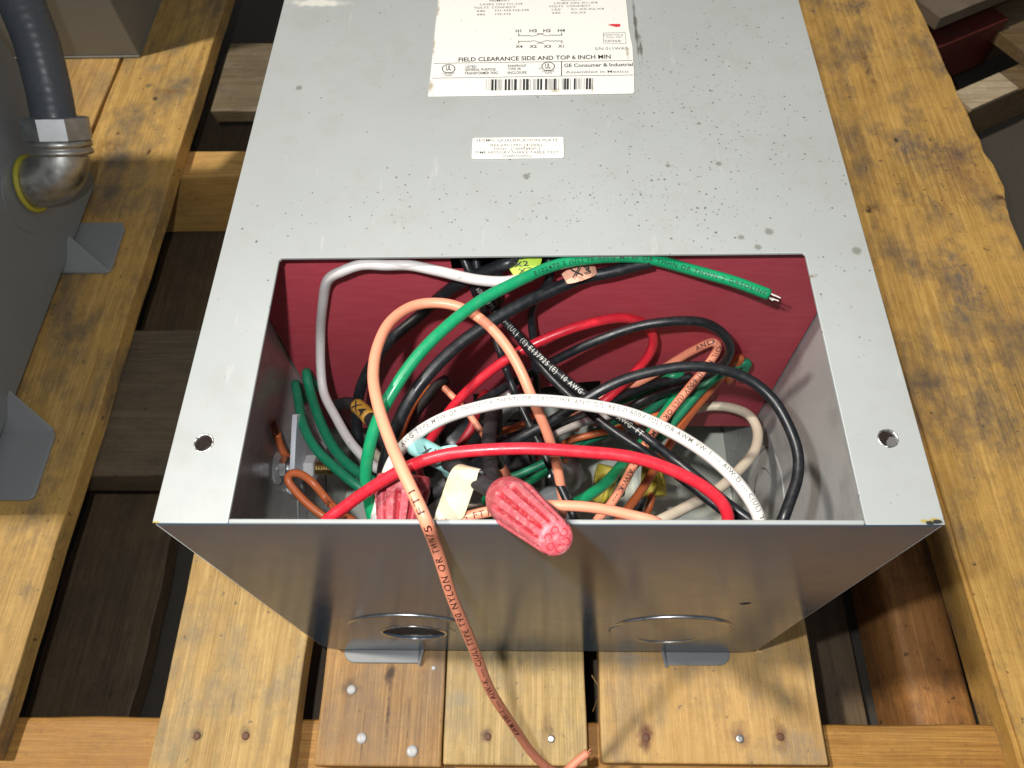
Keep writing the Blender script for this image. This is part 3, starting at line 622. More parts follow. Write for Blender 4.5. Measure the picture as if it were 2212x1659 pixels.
def wire(label, pts, rad, mat, text=None, t_at=(0., 1.), tsize=None, ink=None, tail=0, head=0, rev=False, group=None, off=0., cat='wire', ends=None, flatn=1.):
    X = [pt(q, rad) for q in pts]
    if tail: X.append(down(X[-1], dz=tail))
    if head: X.insert(0, down(X[0], dz=head))
    r, s = sample(X)
    o = link('insulated_wire', tubeme(r, rad, flatn=flatn), mat, None, True); tag(o, label, cat, group)
    if text:
        rr, s2 = (r[::-1], s[-1]-s[::-1]) if rev else (r, s)
        T = np.gradient(rr, axis=0); T /= np.linalg.norm(T, axis=1)[:, None]
        global SPC
        SPC = 1.22; me = textme(text, 1., .008, 12); SPC = 1.; xs = [v.co.x for v in me.vertices]; x1 = max(xs)
        a, b = t_at[0]*s[-1], t_at[1]*s[-1]; sc = (b-a)/x1; hs = tsize or rad*1.15/.7
        for v in me.vertices:
            u_ = a+v.co.x*sc; i = np.interp(u_, s2, np.arange(len(s2))); i0 = int(min(len(s2)-2, i)); f = i-i0
            c = rr[i0]*(1-f)+rr[i0+1]*f; tt = T[i0]*(1-f)+T[i0+1]*f; tt /= np.linalg.norm(tt)
            view = CL - c; view /= np.linalg.norm(view)
            fa = FACE*.999
            nrm = fa-tt*(fa@tt); nrm /= np.linalg.norm(nrm); up = np.cross(nrm, tt)
            ang = ((v.co.y-.35)*hs)/rad + off
            v.co = Vector(c+(rad+.00007)*(math.cos(ang)*nrm+math.sin(ang)*up))
        me.update(); link('printed_text', me, ink or M['ink'], o)
    if ends:
        for which in ends:
            e, d = (r[-1], r[-1]-r[-3]) if which == 'end' else (r[0], r[0]-r[2]); d /= np.linalg.norm(d)
            strands(o, e, d, rad)
    o['_len'] = 0; del o['_len']
    return o, r, s
def strands(parent, e, d, rad, n_=9, mat=None, ln=.004):
    ms_ = []
    for k in range(n_):
        a = math.tau*k/n_; off_ = Vector((math.cos(a), math.sin(a), 0)).cross(Vector(d)).normalized()*rad*.55
        p0 = Vector(e)-Vector(d)*.001+off_; p1 = p0+Vector(d)*ln*random.uniform(.5, 1)+Vector([random.uniform(-1, 1)*.0008 for _ in range(3)])
        ms_.append(tubeme(np.array([np.array(p0), np.array((p0+p1)/2), np.array(p1)]), .00028, 5))
    link('bare_strands', joinme('bare_strands', ms_), mat or M['copper'], parent)

GL = 'leads and conductors in the wiring compartment'
def w_(label, pts, rad, mat, **k): return wire(label, pts, rad, M[mat], group=GL, **k)

# far leads coming through the top notch
w_('thick black wire curving from under the front panel down the left of the red board', [P(1870, 893, -.0165), (1815, 935, -.0215), (1750, 962, -.024), (1640, 1010, -.034), (1520, 1100, -.045), (1400, 1200, -.055), (1325, 1300, -.075), (1285, 1400, -.095), (1270, 1500, -.110), (1275, 1580, -.12)], .0031, 'black', tail=.05)
o_, r1, s1 = w_('shiny black wire beneath the big green wire, carrying the pink tag', [(2318, 931, -.016), (2250, 950, -.020), (2180, 970, -.022), (2080, 990, -.020), (1960, 1035, -.022), (1840, 1092, -.022), (1700, 1180, -.024), (1560, 1300, -.028), (1460, 1420, -.034), (1395, 1560, -.045), (1365, 1680, -.06)], .0031, 'black', tail=.05)
pinkwire = o_
w_('black wire with white printing crossing diagonally to the bottom right', [P(1640, 893, -.010), (1680, 975, -.026), (1735, 1070, -.034), (1810, 1165, -.036), (1900, 1255, -.038), (2010, 1345, -.040), (2130, 1430, -.040), (2250, 1525, -.040), (2380, 1625, -.038), (2520, 1730, -.036), (2640, 1820, -.036), (2690, 1862, -.036)], .0022, 'black', text='600V  TYPE AWM  (UL)  (E) E137925 (E)  10 AWG (5.3mm2) 9 AWG  FT', t_at=(.08, .55), ink=M['pale_ink'], tail=.05)
w_('second black diagonal wire, just below and left of the one with white printing', [P(1690, 893, -.011), (1712, 1000, -.036), (1770, 1100, -.047), (1850, 1210, -.048), (1950, 1330, -.050), (2060, 1430, -.050), (2180, 1530, -.049), (2300, 1615, -.047), (2440, 1715, -.045), (2570, 1810, -.044), (2630, 1862, -.044)], .0022, 'black', tail=.05)
w_('thin black wire descending from top centre behind the orange loop to the lower middle', [P(1665, 893, -.014), (1690, 1020, -.042), (1735, 1140, -.06), (1790, 1280, -.062), (1850, 1420, -.064), (1910, 1560, -.066), (1970, 1690, -.068), (2020, 1790, -.07), (2055, 1862, -.072)], .0021, 'black', tail=.05)
w_('black wire hanging straight down from beneath the pink tag to the middle', [P(1950, 893, -.010), (1960, 985, -.028), (1915, 1060, -.045), (1893, 1130, -.056), (1898, 1230, -.07), (1908, 1330, -.085), (1915, 1420, -.10)], .0022, 'black', tail=.04)
w_('short black wire stub behind the lime tag at the top edge', [P(1800, 893, -.012), (1775, 950, -.026), (1765, 1010, -.038), (1775, 1080, -.05)], .0026, 'black')
# white lead looping at upper left
w_('white wire sagging at the top left then dropping down left of the red board', [(1892, 985, -.012), (1800, 1000, -.011), (1680, 996, -.010), (1560, 972, -.010), (1450, 944, -.010), Vector((P(1370, 905, 0).x, .1298, -.0072)), Vector((P(1290, 905, 0).x-.001, .1302, -.0068)), Vector((P(1215, 905, 0).x-.002, .1300, -.0115)), (1170, 990, -.032), (1149, 1080, -.06), (1145, 1200, -.075), (1142, 1310, -.088), (1152, 1400, -.095), (1200, 1500, -.093), (1260, 1585, -.088), (1325, 1650, -.084), (1390, 1700, -.082)], .0026, 'lilac', tail=.05)
# green thin pair at left
w_('outer thin green wire of the pair curving out of the left wall', [(1052, 1368, -.112), (1062, 1440, -.102), (1085, 1520, -.094), (1130, 1600, -.090), (1195, 1670, -.088), (1260, 1725, -.087), (1330, 1765, -.09), (1400, 1800, -.088)], .0026, 'green_dull', tail=.04, head=.02)
w_('inner thin green wire of the pair beside the grey white wire', [(1093, 1325, -.118), (1105, 1400, -.112), (1130, 1480, -.106), (1170, 1560, -.10), (1225, 1635, -.095), (1290, 1695, -.092), (1340, 1730, -.088)], .0029, 'green_dull', tail=.04, head=.02)
w_('dull white wire half hidden behind the thin green pair', [(1090, 1450, -.16), (1115, 1500, -.155), (1145, 1545, -.15), (1180, 1590, -.145)], .0026, 'lilac', tail=.03)
# X4 wire
o_, r4, s4 = w_('black wire with amber sleeve at the lower left of the red board', [(1195, 1460, -.12), (1215, 1438, -.105), (1255, 1440, -.092), (1300, 1475, -.086), (1345, 1525, -.084), (1380, 1580, -.09)], .0034, 'black_matte', tail=.05, head=.05)
def sleeve(rr, ss, a, b, rad, mat, parent, txt=None, ink=None, off=0.):
    i0, i1 = int(a*len(rr)), int(b*len(rr)); seg = rr[i0:i1]; o = link('marker_sleeve', tubeme(seg, rad, 20), mat, parent, True)
    if txt:
        T = np.gradient(seg, axis=0); T /= np.linalg.norm(T, axis=1)[:, None]; me = textme(txt, 1., .01, 8); x1 = max(v.co.x for v in me.vertices); y1 = .7
        Ls = np.arange(len(seg))
        for v in me.vertices:
            i = (.1+.8*v.co.x/x1)*(len(seg)-1); k = int(min(len(seg)-2, i)); f = i-k; c = seg[k]*(1-f)+seg[k+1]*f; tt = T[k]
            nrm = FACE-tt*(FACE@tt); nrm /= np.linalg.norm(nrm); up = np.cross(nrm, tt); ang = (v.co.y-.35)*1.8+off
            v.co = Vector(c+(rad+.0001)*(math.cos(ang)*nrm+math.sin(ang)*up))
        me.update(); link('handwritten_code', me, M['ink'], o)
    return o
# find sleeve span by nearest index to pixel
def idx(rr, u, v):
    best = min(range(len(rr)), key=lambda i: np.hypot(*(np.array(proj(rr[i]))-(u, v)))); return best/len(rr)
def proj(X):
    d = CM.T @ (np.array(X)-CL); return ((1106+F*d[0]/-d[2])/SC, (829.5-F*d[1]/-d[2])/SC)
sleeve(r4, s4, idx(r4, 1268, 1450), idx(r4, 1318, 1497), .0042, M['amber'], o_, 'X4')
# copper brown pieces at left
w_('reddish brown wire looping along the left wall beneath the ground bolt', [(1200, 1866, -.085), (1150, 1835, -.082), (1095, 1795, -.080), (1045, 1748, -.078), (1018, 1708, -.076), (1035, 1688, -.074), (1075, 1695, -.074), (1120, 1725, -.074), (1165, 1775, -.08), (1215, 1825, -.07), (1270, 1862, -.062)], .0020, 'orange_dull', text='TYPE T90 NYLON --- AIW-K --- C(UL) TY', t_at=(.45, .97), tail=.04)
o_, r_, s_ = w_('brown wire with frayed copper strands by the left wall above the ground lug', [(1050, 1662, -.125), (1020, 1625, -.118), (1000, 1590, -.112), (985, 1545, -.106)], .0022, 'orange_dull')
strands(o_, r_[-1], (r_[-1]-r_[-3])/np.linalg.norm(r_[-1]-r_[-3]), .003, 16, ln=.014)
# red upper loop
w_('red wire arching over the red board and turning back behind the black diagonals', [(1490, 1640, -.12), (1560, 1530, -.095), (1640, 1420, -.075), (1720, 1340, -.065), (1830, 1262, -.055), (1970, 1200, -.05), (2100, 1152, -.048), (2210, 1130, -.05), (2290, 1150, -.06), (2325, 1200, -.07), (2310, 1270, -.085), (2240, 1350, -.10), (2160, 1420, -.11), (2070, 1480, -.115), (1990, 1530, -.12), (1930, 1580, -.13)], .0026, 'red', tail=.04, head=.03)
w_('dark red wire piece low in the middle behind the white wire', [(1730, 1400, -.12), (1700, 1450, -.115), (1680, 1520, -.115), (1640, 1580, -.12), (1600, 1640, -.13)], .0026, 'red_dark', tail=.03)
# black upper loop
w_('black wire looping across the red board to the upper right', [(1650, 1470, -.12), (1760, 1400, -.10), (1880, 1335, -.08), (2000, 1275, -.065), (2120, 1215, -.055), (2260, 1163, -.048), (2390, 1143, -.044), (2500, 1150, -.046), (2570, 1190, -.055), (2597, 1240, -.065), (2580, 1290, -.08), (2530, 1330, -.095), (2420, 1380, -.11), (2250, 1450, -.12)], .0025, 'black', tail=.03)
# orange wires, right
w_('orange wire with hairpin bend at upper right, printed side up', [(2120, 1862, -.095), (2190, 1770, -.098), (2270, 1640, -.10), (2360, 1500, -.102), (2450, 1380, -.10), (2520, 1300, -.092), (2562, 1235, -.082), (2550, 1218, -.082), (2490, 1243, -.088), (2400, 1290, -.10), (2300, 1345, -.11), (2180, 1400, -.12), (2060, 1450, -.13)], .0024, 'orange', text='AND OIL RES II 600V (UL) OR AWM VW-1 --- AIW-K ---', t_at=(.44, .94), rev=True, off=0, tail=.03)
w_('brown orange wire rising beside the printed orange one towards the right wall', [(2200, 1864, -.115), (2290, 1735, -.12), (2390, 1580, -.125), (2480, 1450, -.125), (2560, 1350, -.12), (2640, 1268, -.112)], .0025, 'orange_dull', tail=.03)
w_('green wire curving from lower centre up to the middle right', [(2020, 1805, -.085), (2090, 1768, -.088), (2170, 1715, -.095), (2230, 1640, -.103), (2300, 1560, -.11), (2370, 1470, -.116), (2425, 1395, -.12), (2438, 1350, -.12), (2400, 1340, -.125), (2300, 1390, -.13), (2180, 1440, -.135)], .0030, 'green', tail=.03)
w_('green wire just right of the printed orange wire', [(2230, 1690, -.125), (2330, 1580, -.125), (2430, 1470, -.122), (2520, 1370, -.118), (2600, 1310, -.116), (2660, 1285, -.115)], .0027, 'green_dull', tail=.02, head=.03)
w_('lowest green wire running flat towards the left middle', [(1760, 1720, -.15), (1850, 1690, -.145), (1960, 1640, -.14), (2080, 1575, -.135), (2210, 1520, -.13), (2330, 1450, -.128), (2400, 1400, -.128)], .0026, 'green_dull', tail=.02, head=.03)
w_('green wire above the lowest one, crossing under the black diagonals', [(1980, 1620, -.135), (2080, 1560, -.132), (2190, 1500, -.130), (2290, 1440, -.130), (2380, 1380, -.130)], .0024, 'green_dull', head=.03)
w_('shiny green wire in shadow below the red arc', [(1740, 1765, -.13), (1820, 1740, -.13), (1900, 1705, -.13), (1990, 1660, -.13)], .0022, 'green', head=.03)
w_('brown wire under the black diagonals at middle right', [(2020, 1570, -.125), (2180, 1530, -.12), (2290, 1500, -.12), (2400, 1470, -.12)], .0020, 'orange_dull', head=.03)
w_('black wire in the shadows between red board and black right loop', [(1900, 1560, -.12), (2050, 1490, -.115), (2200, 1420, -.115), (2340, 1370, -.118), (2460, 1340, -.12)], .0028, 'black', head=.03)
w_('grey wire glinting beside the short red end in the middle', [(1960, 1560, -.105), (2050, 1515, -.10), (2140, 1485, -.10), (2250, 1470, -.105)], .0022, 'lilac', head=.02)
# cream wire right
w_('cream wire looping low along the right wall', [(2330, 1866, -.10), (2440, 1810, -.105), (2540, 1755, -.11), (2630, 1680, -.12), (2690, 1600, -.13), (2695, 1530, -.14), (2660, 1475, -.145), (2590, 1448, -.15), (2500, 1450, -.155), (2420, 1480, -.16)], .0030, 'cream', tail=.03, head=.03)
# splice in the middle
w_('thin orange wire leaving the taped splice under the red arch', [(1575, 1375, -.10), (1620, 1420, -.10), (1665, 1470, -.102), (1700, 1520, -.105), (1735, 1570, -.11)], .0019, 'orange', tail=.03)
w_('brown wire arching from the taped splice down to the left', [(1570, 1365, -.10), (1525, 1385, -.10), (1480, 1440, -.10), (1445, 1510, -.10), (1420, 1590, -.105)], .0019, 'orange_dull', tail=.03)
w_('black taped splice at the middle of the compartment', [(1590, 1352, -.10), (1555, 1372, -.098), (1520, 1420, -.10), (1480, 1480, -.105), (1455, 1560, -.11)], .0030, 'black_matte', tail=.03)
w_('thin brown wire end next to the vertical black strip', [(1760, 1545, -.10), (1800, 1535, -.098), (1860, 1510, -.096), (1900, 1480, -.10)], .0019, 'orange_dull', head=.03)
w_('stubby orange wire end beneath the red arc', [(1782, 1655, -.11), (1800, 1680, -.11), (1812, 1710, -.115)], .0022, 'orange', tail=.02, head=.02)
# black right loop
w_('black wire arching over to the right wall and down to the near rim', [(1775, 1600, -.060), (1850, 1562, -.052), (1960, 1505, -.045), (2060, 1440, -.036), (2160, 1382, -.030), (2280, 1332, -.026), (2420, 1305, -.024), (2540, 1310, -.024), (2650, 1345, -.026), (2740, 1415, -.028), (2805, 1510, -.030), (2843, 1610, -.032), (2843, 1700, -.034), (2815, 1790, -.036), (2785, 1862, -.038)], .0025, 'black', tail=.06, head=.02)
# orange main, part of the long wire
om, ro, so = w_('long orange wire looping in the compartment then hanging over the near rim', [(2005, 1800, -.080), (1995, 1740, -.070), (1978, 1640, -.058), (1950, 1540, -.044), (1905, 1430, -.030), (1850, 1310, -.022), (1780, 1205, -.017), (1700, 1130, -.014), (1600, 1085, -.012), (1490, 1085, -.010), (1400, 1140, -.006), (1340, 1235, .000), (1326, 1340, .004), (1345, 1440, .007), (1390, 1560, .010), (1440, 1680, .013), (1490, 1800, .0135), (1515, 1862, .0115), PD(1548, 1945, .288), PD(1592, 2060, .302), PD(1645, 2210, .322), PD(1700, 2350, .345), PD(1768, 2490, .372), PD(1848, 2620, .402), PD(1925, 2708, .424), PD(1978, 2748, .434), PD(2012, 2750, .438), PD(2045, 2720, .440), PD(2092, 2684, .442)], .00245, 'orange', text='AWM VW-1 --- AIW-K --- C(UL) TYPE T90 NYLON OR TWN75 FT1', t_at=(.145, .50), rev=True, ink=M['dark_red_ink'], ends=('end',), head=.03)
# green main
w_('big bright green wire sweeping across the top of the opening, printed, cut end at right', [(1338, 1864, -.050), (1318, 1790, -.042), (1300, 1700, -.032), (1312, 1600, -.022), (1345, 1490, -.014), (1395, 1395, -.008), (1500, 1260, -.004), (1640, 1125, -.002), (1800, 1020, -.002), (1950, 952, -.004), (2100, 925, -.006), (2270, 922, -.007), (2440, 950, -.009), (2600, 995, -.010), (2740, 1052, -.012)], .00272, 'green', text='E102470 S (UL) 10 AWG MTW OR THHN OR THWN-2 GASOLINE', t_at=(.635, .995), ink=M['green_ink'], tail=0, head=.05, tsize=.0029, off=-.25)[0]
gw = bpy.data.objects[-1] if False else [o for o in COL.objects if o.get('label', '').startswith('big bright green')][0]
e = P(2745, 1053, -.012); d = P(2790, 1068, -.012)-e; d.normalize()
strands(gw, e, d, .0027, 7, M['white'], .006)
# lower orange + small
w_('orange wire lying low along the near rim behind the wire connector', [(1545, 1864, -.012), (1620, 1848, -.012), (1750, 1825, -.012), (1880, 1806, -.013), (2000, 1800, -.014), (2120, 1808, -.015), (2240, 1832, -.016), (2345, 1864, -.018)], .00222, 'orange', text='OR TWN75 FT1', t_at=(.13, .34), ink=M['dark_red_ink'], tail=.03, head=.03)
w_('green wire strip peeking along the rim below the low orange wire', [(1580, 1800, -.05), (1640, 1850, -.035), (1720, 1856, -.03), (1800, 1855, -.03), (1860, 1860, -.03)], .0022, 'green_dull', tail=.03, head=.03)
w_('tan wire in the gap behind the cream tape', [(1640, 1790, -.06), (1700, 1808, -.06), (1770, 1825, -.06)], .0021, 'cream', tail=.02, head=.02)
w_('black wire curving behind the cream tape towards the left connector', [(1500, 1800, -.05), (1540, 1765, -.045), (1590, 1725, -.042), (1650, 1680, -.045)], .0029, 'black_matte', tail=.02, head=.05)
w_('cream wire end entering the knot at lower left', [(1330, 1610, -.10), (1370, 1650, -.09), (1410, 1690, -.08), (1440, 1720, -.075)], .0026, 'cream', tail=.02)
# white main
w_('long white printed wire arching across the middle of the opening', [(1335, 1866, -.045), (1352, 1800, -.040), (1372, 1720, -.034), (1410, 1630, -.026), (1470, 1560, -.018), (1560, 1503, -.012), (1680, 1458, -.006), (1820, 1428, -.003), (1960, 1425, -.002), (2100, 1442, -.002), (2260, 1485, -.003), (2420, 1555, -.005), (2550, 1640, -.008), (2640, 1725, -.012), (2690, 1800, -.016), (2710, 1864, -.020)], .00268, 'white', text='10 AWG TYPE MTW OR THHN OR THWN OR GASOLINE AND OIL RES II 600V (UL) OR AWM VW-1 --- AIW-D --- C(UL) TYPE T90 NYLON', t_at=(.25, .90), ink=M['tan_ink'], tail=.05, head=.04, tsize=.0029, off=.25)
# red main
w_('glossy red wire arching along the near side of the opening', [(1150, 1866, -.030), (1230, 1800, -.024), (1310, 1742, -.018), (1400, 1690, -.012), (1500, 1650, -.008), (1640, 1615, -.005), (1800, 1598, -.004), (1960, 1597, -.004), (2120, 1610, -.005), (2280, 1640, -.007), (2420, 1690, -.010), (2520, 1745, -.014), (2580, 1805, -.018), (2592, 1864, -.024)], .0026, 'red', tail=.05, head=.05)
# pair to main nut
w_('flat dusty black wire hanging vertically into the near red connector', [(1760, 1440, -.060), (1752, 1500, -.045), (1742, 1580, -.032), (1742, 1660, -.020), (1750, 1730, -.010), (1775, 1785, -.001)], .0033, 'black_matte', head=.03)
bs, rb, sb = w_('short dusty black wire wrapped in cream tape entering the near red connector', [(1600, 1650, -.018), (1645, 1675, -.008), (1690, 1705, .001), (1740, 1738, .006), (1800, 1776, .009)], .0034, 'black_matte', head=.03)
# cream cloth tape folded over that wire
def ribbon(name, rows, mat, parent, th=.0004):
    """rows: list of (pointA, pointB) across the strip"""
    n_ = len(rows); m_ = 7; vs, fs = [], []
    for a, b in rows:
        for j in range(m_): vs.append(a.lerp(b, j/(m_-1)))
    for i in range(n_-1):
        for j in range(m_-1): fs.append((i*m_+j, i*m_+j+1, (i+1)*m_+j+1, (i+1)*m_+j))
    o = link(name, mesh(name, vs, fs), mat, parent, True)
    s = o.modifiers.new('s', 'SOLIDIFY'); s.thickness = th; s.offset = 0
    ss = o.modifiers.new('b', 'SUBSURF'); ss.levels = 1; ss.render_levels = 2
    return o
rows = [(P(1540, 1862, -.010), P(1652, 1852, -.010)), (P(1560, 1800, -.008), P(1668, 1800, -.006)), (P(1580, 1745, -.005), P(1685, 1752, -.001)), (P(1594, 1700, .001), P(1700, 1712, .006)), (P(1610, 1668, .003), P(1702, 1682, .0085)), (P(1630, 1652, .000), P(1715, 1668, .006)), (P(1650, 1655, -.006), P(1722, 1680, .000))]
ribbon('cloth_tape', rows, M['tape'], bs)
# wire connectors (twist-on) -------------------------------------------------
def wirenut(label, base, tip, r0, r1, mat, cat='wire connector', ribs=11, scale=1.):
    ax = (tip-base); Ln = ax.length
    prof = [(r0*.80, 0), (r0*.93, Ln*.015), (r0*.98, Ln*.05), (r0*1.0, Ln*.12), (r0*1.0, Ln*.20)]
    N = 26
    for i in range(N+1):
        f = i/N; prof.append((r0*1.0*(1-f)+r1*f, Ln*(.22+.76*f)))
    prof += [(r1*.90, Ln*.995), (r1*.5, Ln*1.0)]
    def fn(a, j, h):
        f = h/Ln
        if f < .24: return 1.
        if f > .955: return .99
        k = min(1, (f-.24)/.03); e_ = (.5+.5*math.cos(ribs*a)); e_ = min(1, max(0, (e_-.22)*4.5))
        return 1.05 - .24*k*(1-e_)
    o = link('wire_connector', lathe(prof, ribs*16, base, ax, fn), mat, None, True); tag(o, label, cat, 'twist-on wire connectors')
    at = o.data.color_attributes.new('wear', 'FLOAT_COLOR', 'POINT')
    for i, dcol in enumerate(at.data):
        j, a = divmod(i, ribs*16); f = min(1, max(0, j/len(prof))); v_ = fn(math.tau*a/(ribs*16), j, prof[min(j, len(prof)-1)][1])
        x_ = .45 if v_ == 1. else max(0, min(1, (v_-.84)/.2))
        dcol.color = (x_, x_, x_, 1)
    ax = ax.normalized(); ms_ = []
    u = ax.orthogonal().normalized(); v = ax.cross(u)
    for k in range(6):
        a = math.tau*k/6; c = base+ax*(Ln*1.0)+(u*math.cos(a)+v*math.sin(a))*r1*.52
        ms_.append(ring(r1*.20, r1*.035, c, ax, 14, 6))
    link('cap_embossing', joinme('cap', ms_), mat, o, True)
    return o
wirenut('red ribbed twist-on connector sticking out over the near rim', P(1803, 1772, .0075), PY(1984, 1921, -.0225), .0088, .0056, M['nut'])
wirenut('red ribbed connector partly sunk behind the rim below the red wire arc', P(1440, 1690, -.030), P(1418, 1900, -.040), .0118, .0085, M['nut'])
wirenut('small yellow wire connector near the green wire on the compartment floor', P(2170, 1660, -.17), P(2135, 1790, -.18), .0075, .0055, M['yellow_nut'], ribs=10)
wirenut('small yellow wire connector under the brown orange wire', P(2330, 1770, -.17), P(2320, 1640, -.165), .0078, .0055, M['yellow_nut'], ribs=10)
w_('short brown wire leaving the yellow connector under the brown orange wire', [(2322, 1745, -.165), (2318, 1790, -.165), (2300, 1840, -.17)], .0024, 'orange_dull')
w_('short black wire between the two yellow connectors', [(2290, 1760, -.18), (2275, 1800, -.18), (2260, 1862, -.18)], .0034, 'black_matte')

# tags -----------------------------------------------------------------
def handtext(s, mat, parent, pf):
    """pf maps (x in 0..1, y in 0..1) to a 3D point"""
    me = textme(s, 1., .0); xs = [v.co.x for v in me.vertices]; ys = [v.co.y for v in me.vertices]
    x0, x1, y0, y1 = min(xs), max(xs), min(ys), max(ys)
    for v in me.vertices: v.co = pf((v.co.x-x0)/(x1-x0), (v.co.y-y0)/(y1-y0))
    me.update(); return link('handwritten_code', me, mat, parent)
limewire = [o for o in COL.objects if o.get('label', '').startswith('short black wire stub behind')][0]
A, B, C_, D_ = P(1782, 903, -.020), P(1925, 903, -.020), P(1838, 988, -.024), P(1900, 972, -.020)
lt = ribbon('marker_tag', [(P(1786, 905, -.0065), P(1934, 905, -.0060)), (P(1795, 925, -.0072), P(1932, 925, -.0068)), (P(1812, 957, -.0090), P(1924, 952, -.0080)), (P(1836, 992, -.0110), P(1890, 987, -.0100))], M['lime'], limewire, .0005)
def quadmap(a, b, c, d, lift=.0008):  # a=bl b=br c=tr d=tl
    nn = ((b-a).cross(d-a)).normalized()
    if nn.z < 0: nn = -nn
    return lambda x, y: a.lerp(b, x).lerp(d.lerp(c, x), y)+nn*lift
for (u, v, z_) in ((1815, 930, -.0060), (1830, 954, -.0072), (1846, 977, -.0086)):
    handtext('X2', M['ink'], lt, quadmap(P(u, v, z_), P(u+52, v-7, z_), P(u+50, v-25, z_+.001), P(u-3, v-18, z_+.001)))
pk = ribbon('marker_tag', [(P(1996, 975, -.0135), P(2020, 1014, -.0135)), (P(2045, 948, -.011), P(2060, 1005, -.0115)), (P(2090, 925, -.0125), P(2105, 990, -.0125)), (P(2105, 905, -.016), P(2132, 975, -.015))], M['pink'], pinkwire, .0005)
for (u, v) in ((2036, 996),):
    handtext('X3', M['ink'], pk, quadmap(P(u, v, -.0078), P(u+66, v-22, -.0085), P(u+56, v-52, -.0085), P(u-8, v-32, -.0078)))
cw, rc, sc2 = w_('black wire end in a pale cyan marked sleeve under the red arc', [(1478, 1586, -.022), (1515, 1605, -.020), (1555, 1628, -.019), (1600, 1648, -.022)], .0032, 'black_matte', tail=.03)
cs = sleeve(rc, sc2, .02, .55, .0046, M['cyan'], cw)
handtext('X1', M['ink'], cs, quadmap(P(1500, 1622, -.0135), P(1545, 1636, -.0135), P(1556, 1606, -.0135), P(1508, 1592, -.0135), .0015))
cf = ribbon('sleeve_flap', [(P(1535, 1604, -.018), P(1560, 1640, -.017)), (P(1580, 1588, -.016), P(1610, 1632, -.015)), (P(1625, 1582, -.016), P(1668, 1616, -.0155))], M['cyan'], cw, .0005)
for (u, v) in ((1560, 1618), (1592, 1613), (1630, 1622)):
    handtext('X', M['ink'], cf, quadmap(P(u, v, -.0135), P(u+28, v-2, -.0135), P(u+26, v-16, -.0135), P(u-2, v-14, -.0135), .0012))
# dark lug with terminals deep in the middle
lgm = empty('terminal_block', 'dark terminal lug with grey barrel deep in the middle of the compartment', 'terminal')
q = P(1640, 1560, -.145)
link('ring_lug', lathe([(.013, 0), (.014, .002), (.014, .010), (.010, .012), (.006, .0125)], 32, q, (.2, -.2, 1)), M['black'], lgm, True)
link('barrel', lathe([(.006, 0), (.0065, .001), (.0065, .022), (.0055, .024)], 24, P(1760, 1500, -.14), (.5, .4, .6)), M['alu'], lgm, True)
box('base', -.045, .005, .085, .125, -.185, -.160, M['black'], lgm, bev=.003)
q = P(2000, 1840, -.12)
kb = link('round_cap', lathe([(.012, -.01), (.012, 0), (.010, .003), (.004, .004)], 32, P(1975, 1800, -.15), (.1, -.1, 1)), M['foot'], None, True); tag(kb, 'round grey cap low behind the near red connector', 'cap')
kb2 = link('metal_fitting', lathe([(.013, 0), (.015, .003), (.015, .007), (.011, .010), (.006, .011)], 32, P(1990, 1690, -.19), (.3, -.2, 1)), M['alu'], None, True); tag(kb2, 'round metal fitting on the compartment floor right of the black vertical wire', 'fitting')
bk = box('rubber_boot', P(1450, 1570, -.12).x-.012, P(1450, 1570, -.12).x+.016, P(1450, 1570, -.12).y-.014, P(1450, 1570, -.12).y+.008, -.150, -.118, M['rubber'], None, bev=.006, smooth=True); tag(bk, 'dark rubber boot behind the crossing of the green and orange wires', 'rubber boot')

# ------------------------------------------------------------------ neighbouring equipment at the left
lb = empty('disconnect_box', 'dark grey steel box at the left edge with a conduit elbow on its side', 'electrical enclosure')
x = -.4385
bmp = [(.100, -.2730), (.4395, -.2730), (.4470, -.2650), (.4520, -.2400), (.4520, .1), (.100, .1)]
me = flat([bmp], .34, .002); me.transform(Matrix(((0,0,1,x-.17),(1,0,0,0),(0,1,0,0),(0,0,0,1)))); me.update()
link('housing', me, M['dark_grey'], lb)
def lfoot(y0, y1, web):
    pts = [(x-.03, y0), (x+.028, y0)] + [(x+.0345+.006*math.sin(a)-.0, y0+.006-.006*math.cos(a)) for a in [math.pi/2*i/6 for i in range(7)]] + [(x+.0405, y1-.008), (x+.036, y1), (x-.03, y1)]
    o = link('mounting_foot', place(flat([pts], .003, .0008), Matrix.Translation((0, 0, DZ+.0017))), M['foot'], lb)
    yw = web
    link('web', mesh('web', [(x+.001, yw+.028, -.262), (x+.038, yw, DZ+.003), (x-.01, yw, DZ+.003), (x+.001, yw+.030, -.262), (x+.038, yw+.002, DZ+.003), (x-.01, yw+.002, DZ+.003)], [(0,1,2),(3,5,4),(0,3,4,1),(1,4,5,2),(2,5,3,0)]), M['foot'], o)
lfoot(.336, .397, .337); lfoot(.112, .176, .172)
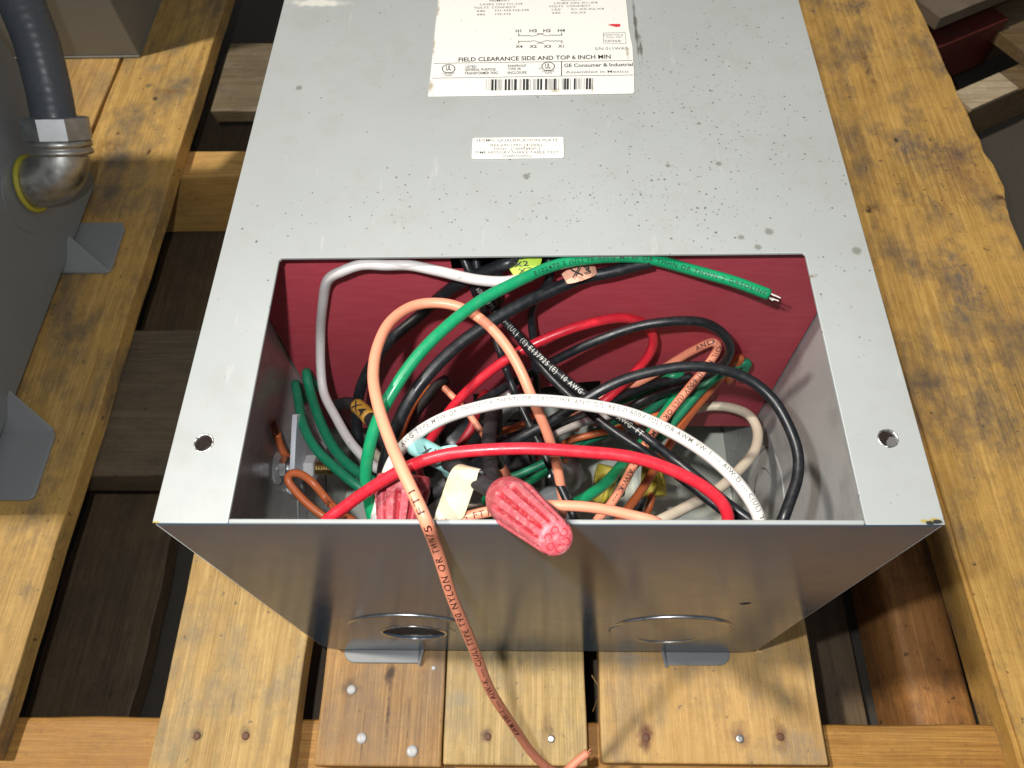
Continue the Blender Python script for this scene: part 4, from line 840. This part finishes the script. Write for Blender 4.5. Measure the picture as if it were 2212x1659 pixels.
# elbow, nut, collar, flexible conduit
E0 = PX(108, 655, x); 
pth = [E0, E0+Vector((.014, 0, 0)), PX(135, 585, x+.030), PX(160, 540, x+.042), PX(152, 470, x+.046)]
ec = PX(118, 605, x+.012)
rr_, _ = sample([E0-Vector((.006,0,0)), E0+Vector((.010, .002, .001)), E0+Vector((.022, .006, .004)), E0+Vector((.029, .012, .010)), E0+Vector((.032, .019, .018))], .002)
elb = link('conduit_elbow', tubeme(rr_, .0215, 28), M['cast'], lb, True)
link('sealing_ring', ring(.0225, .0022, E0+Vector((.002, 0, 0)), (1, .05, 0), 40, 10), flatmat('yellow_gasket', (.42, .38, .04), .5), elb, True)
e1 = Vector(rr_[-1]); d1 = (Vector(rr_[-1])-Vector(rr_[-4])).normalized(); d1 = Vector((.02, .62, .78)).normalized()
link('collar_ring', lathe([(.0235, -.002), (.025, -.001), (.025, .002), (.0235, .003), (.0235, .004), (.0252, .005), (.0252, .009), (.0235, .010)], 40, e1, d1), M['cast'], elb, True)
link('hex_nut', lathe([(.0245, 0), (.027, .001), (.027, .018), (.0245, .019)], 8, e1+d1*.0095, d1), M['alu'], elb)
c0 = e1+d1*.026
rr2, _ = sample([c0, c0+d1*.03, c0+d1*.07+Vector((0, -.004, .002)), c0+d1*.13+Vector((-.006, -.02, .01)), c0+d1*.2+Vector((-.02, -.05, .02))], .0015)
cm = tubeme(rr2, .0172, 28); 
for i, v in enumerate(cm.vertices):
    k = i//28; c = Vector(rr2[min(k, len(rr2)-1)]); v.co = c+(v.co-c)*(1+.006*math.sin(k*1.35))
link('flexible_conduit', cm, plastic('dark_grey_conduit', (.085, .10, .125), .3, .3, (.2, .18, .16)), elb, True)
link('embossed_ring', ring(.034, .0007, PX(150, 745, x)+Vector((.0004, 0, .02)), (1, 0, 0), 48, 6, 2.6, 5.6), M['dark_grey'], lb, True)
# far-left box
tb = empty('grey_cabinet', 'warm grey steel box standing on the far left boards', 'electrical enclosure')
box('housing', -.78, -.449, .644, .93, DZ+.003, .02, M['warm_grey'], tb, bev=.001)
box('base_flange', -.78, -.4485, .6425, .932, DZ+.0002, DZ+.0028, M['warm_grey'], tb, bev=.0004)

# ------------------------------------------------------------------ things beyond the pallet, upper right
sp = empty('second_pallet', 'pale lumber pallet edge on the floor beyond the right board', 'pallet')
a = P(3400, 372, -.36); b_ = P(3700, 240, -.36); dr = (b_-a).normalized(); nr = Vector((-dr.y, dr.x, 0))
def beam(name, p0, ln, w0, z0, z1, mat, parent, back=0.):
    q0 = p0-dr*back; vs = []
    for z in (z0, z1):
        for c in (q0, q0+dr*ln, q0+dr*ln+nr*w0, q0+nr*w0): vs.append((c.x, c.y, z))
    return link(name, mesh(name, vs, [(0,3,2,1),(4,5,6,7),(0,1,5,4),(1,2,6,5),(2,3,7,6),(3,0,4,7)]), mat, parent)
wP = wood('wood_pale_lumber', (.62, .52, .36), (.5, .38, .24), axis='X', seed=21, stain_amt=.2); wP2 = wood('wood_far_dark', (.22, .15, .07), (.14, .09, .04), axis='X', seed=22)
a = P(3410, 470, -.395)
beam('rail', a, .55, .035, -.4195, -.365, wP2, sp, back=.12)
beam('deck_block', a+dr*.02, .075, .032, -.3645, -.36, wP, sp, back=.02)
beam('rail', a+nr*.10, .55, .02, -.4195, -.365, wP2, sp, back=.12)
beam('deck_block', a+dr*.115, .10, .14, -.3645, -.35, wP2, sp)
rs = empty('red_steel_crate', 'red painted steel crate in the dark beyond the right board', 'crate')
redp = paint('worn_red_paint', (.10, .015, .012), .5, .2, dirt=(.06, .03, .02), seed=9)
q = P(3290, 60, -.36)
beam('panel', P(3300, 200, -.34)+nr*.0, .16, .22, -.40, -.335, redp, rs, back=.03)
beam('lid', P(3390, 60, -.30), .40, .30, -.31, -.295, paint('grimy_brown_lid', (.13, .10, .07), .6, .3, dirt=(.05, .04, .03), seed=12), rs, back=.02)
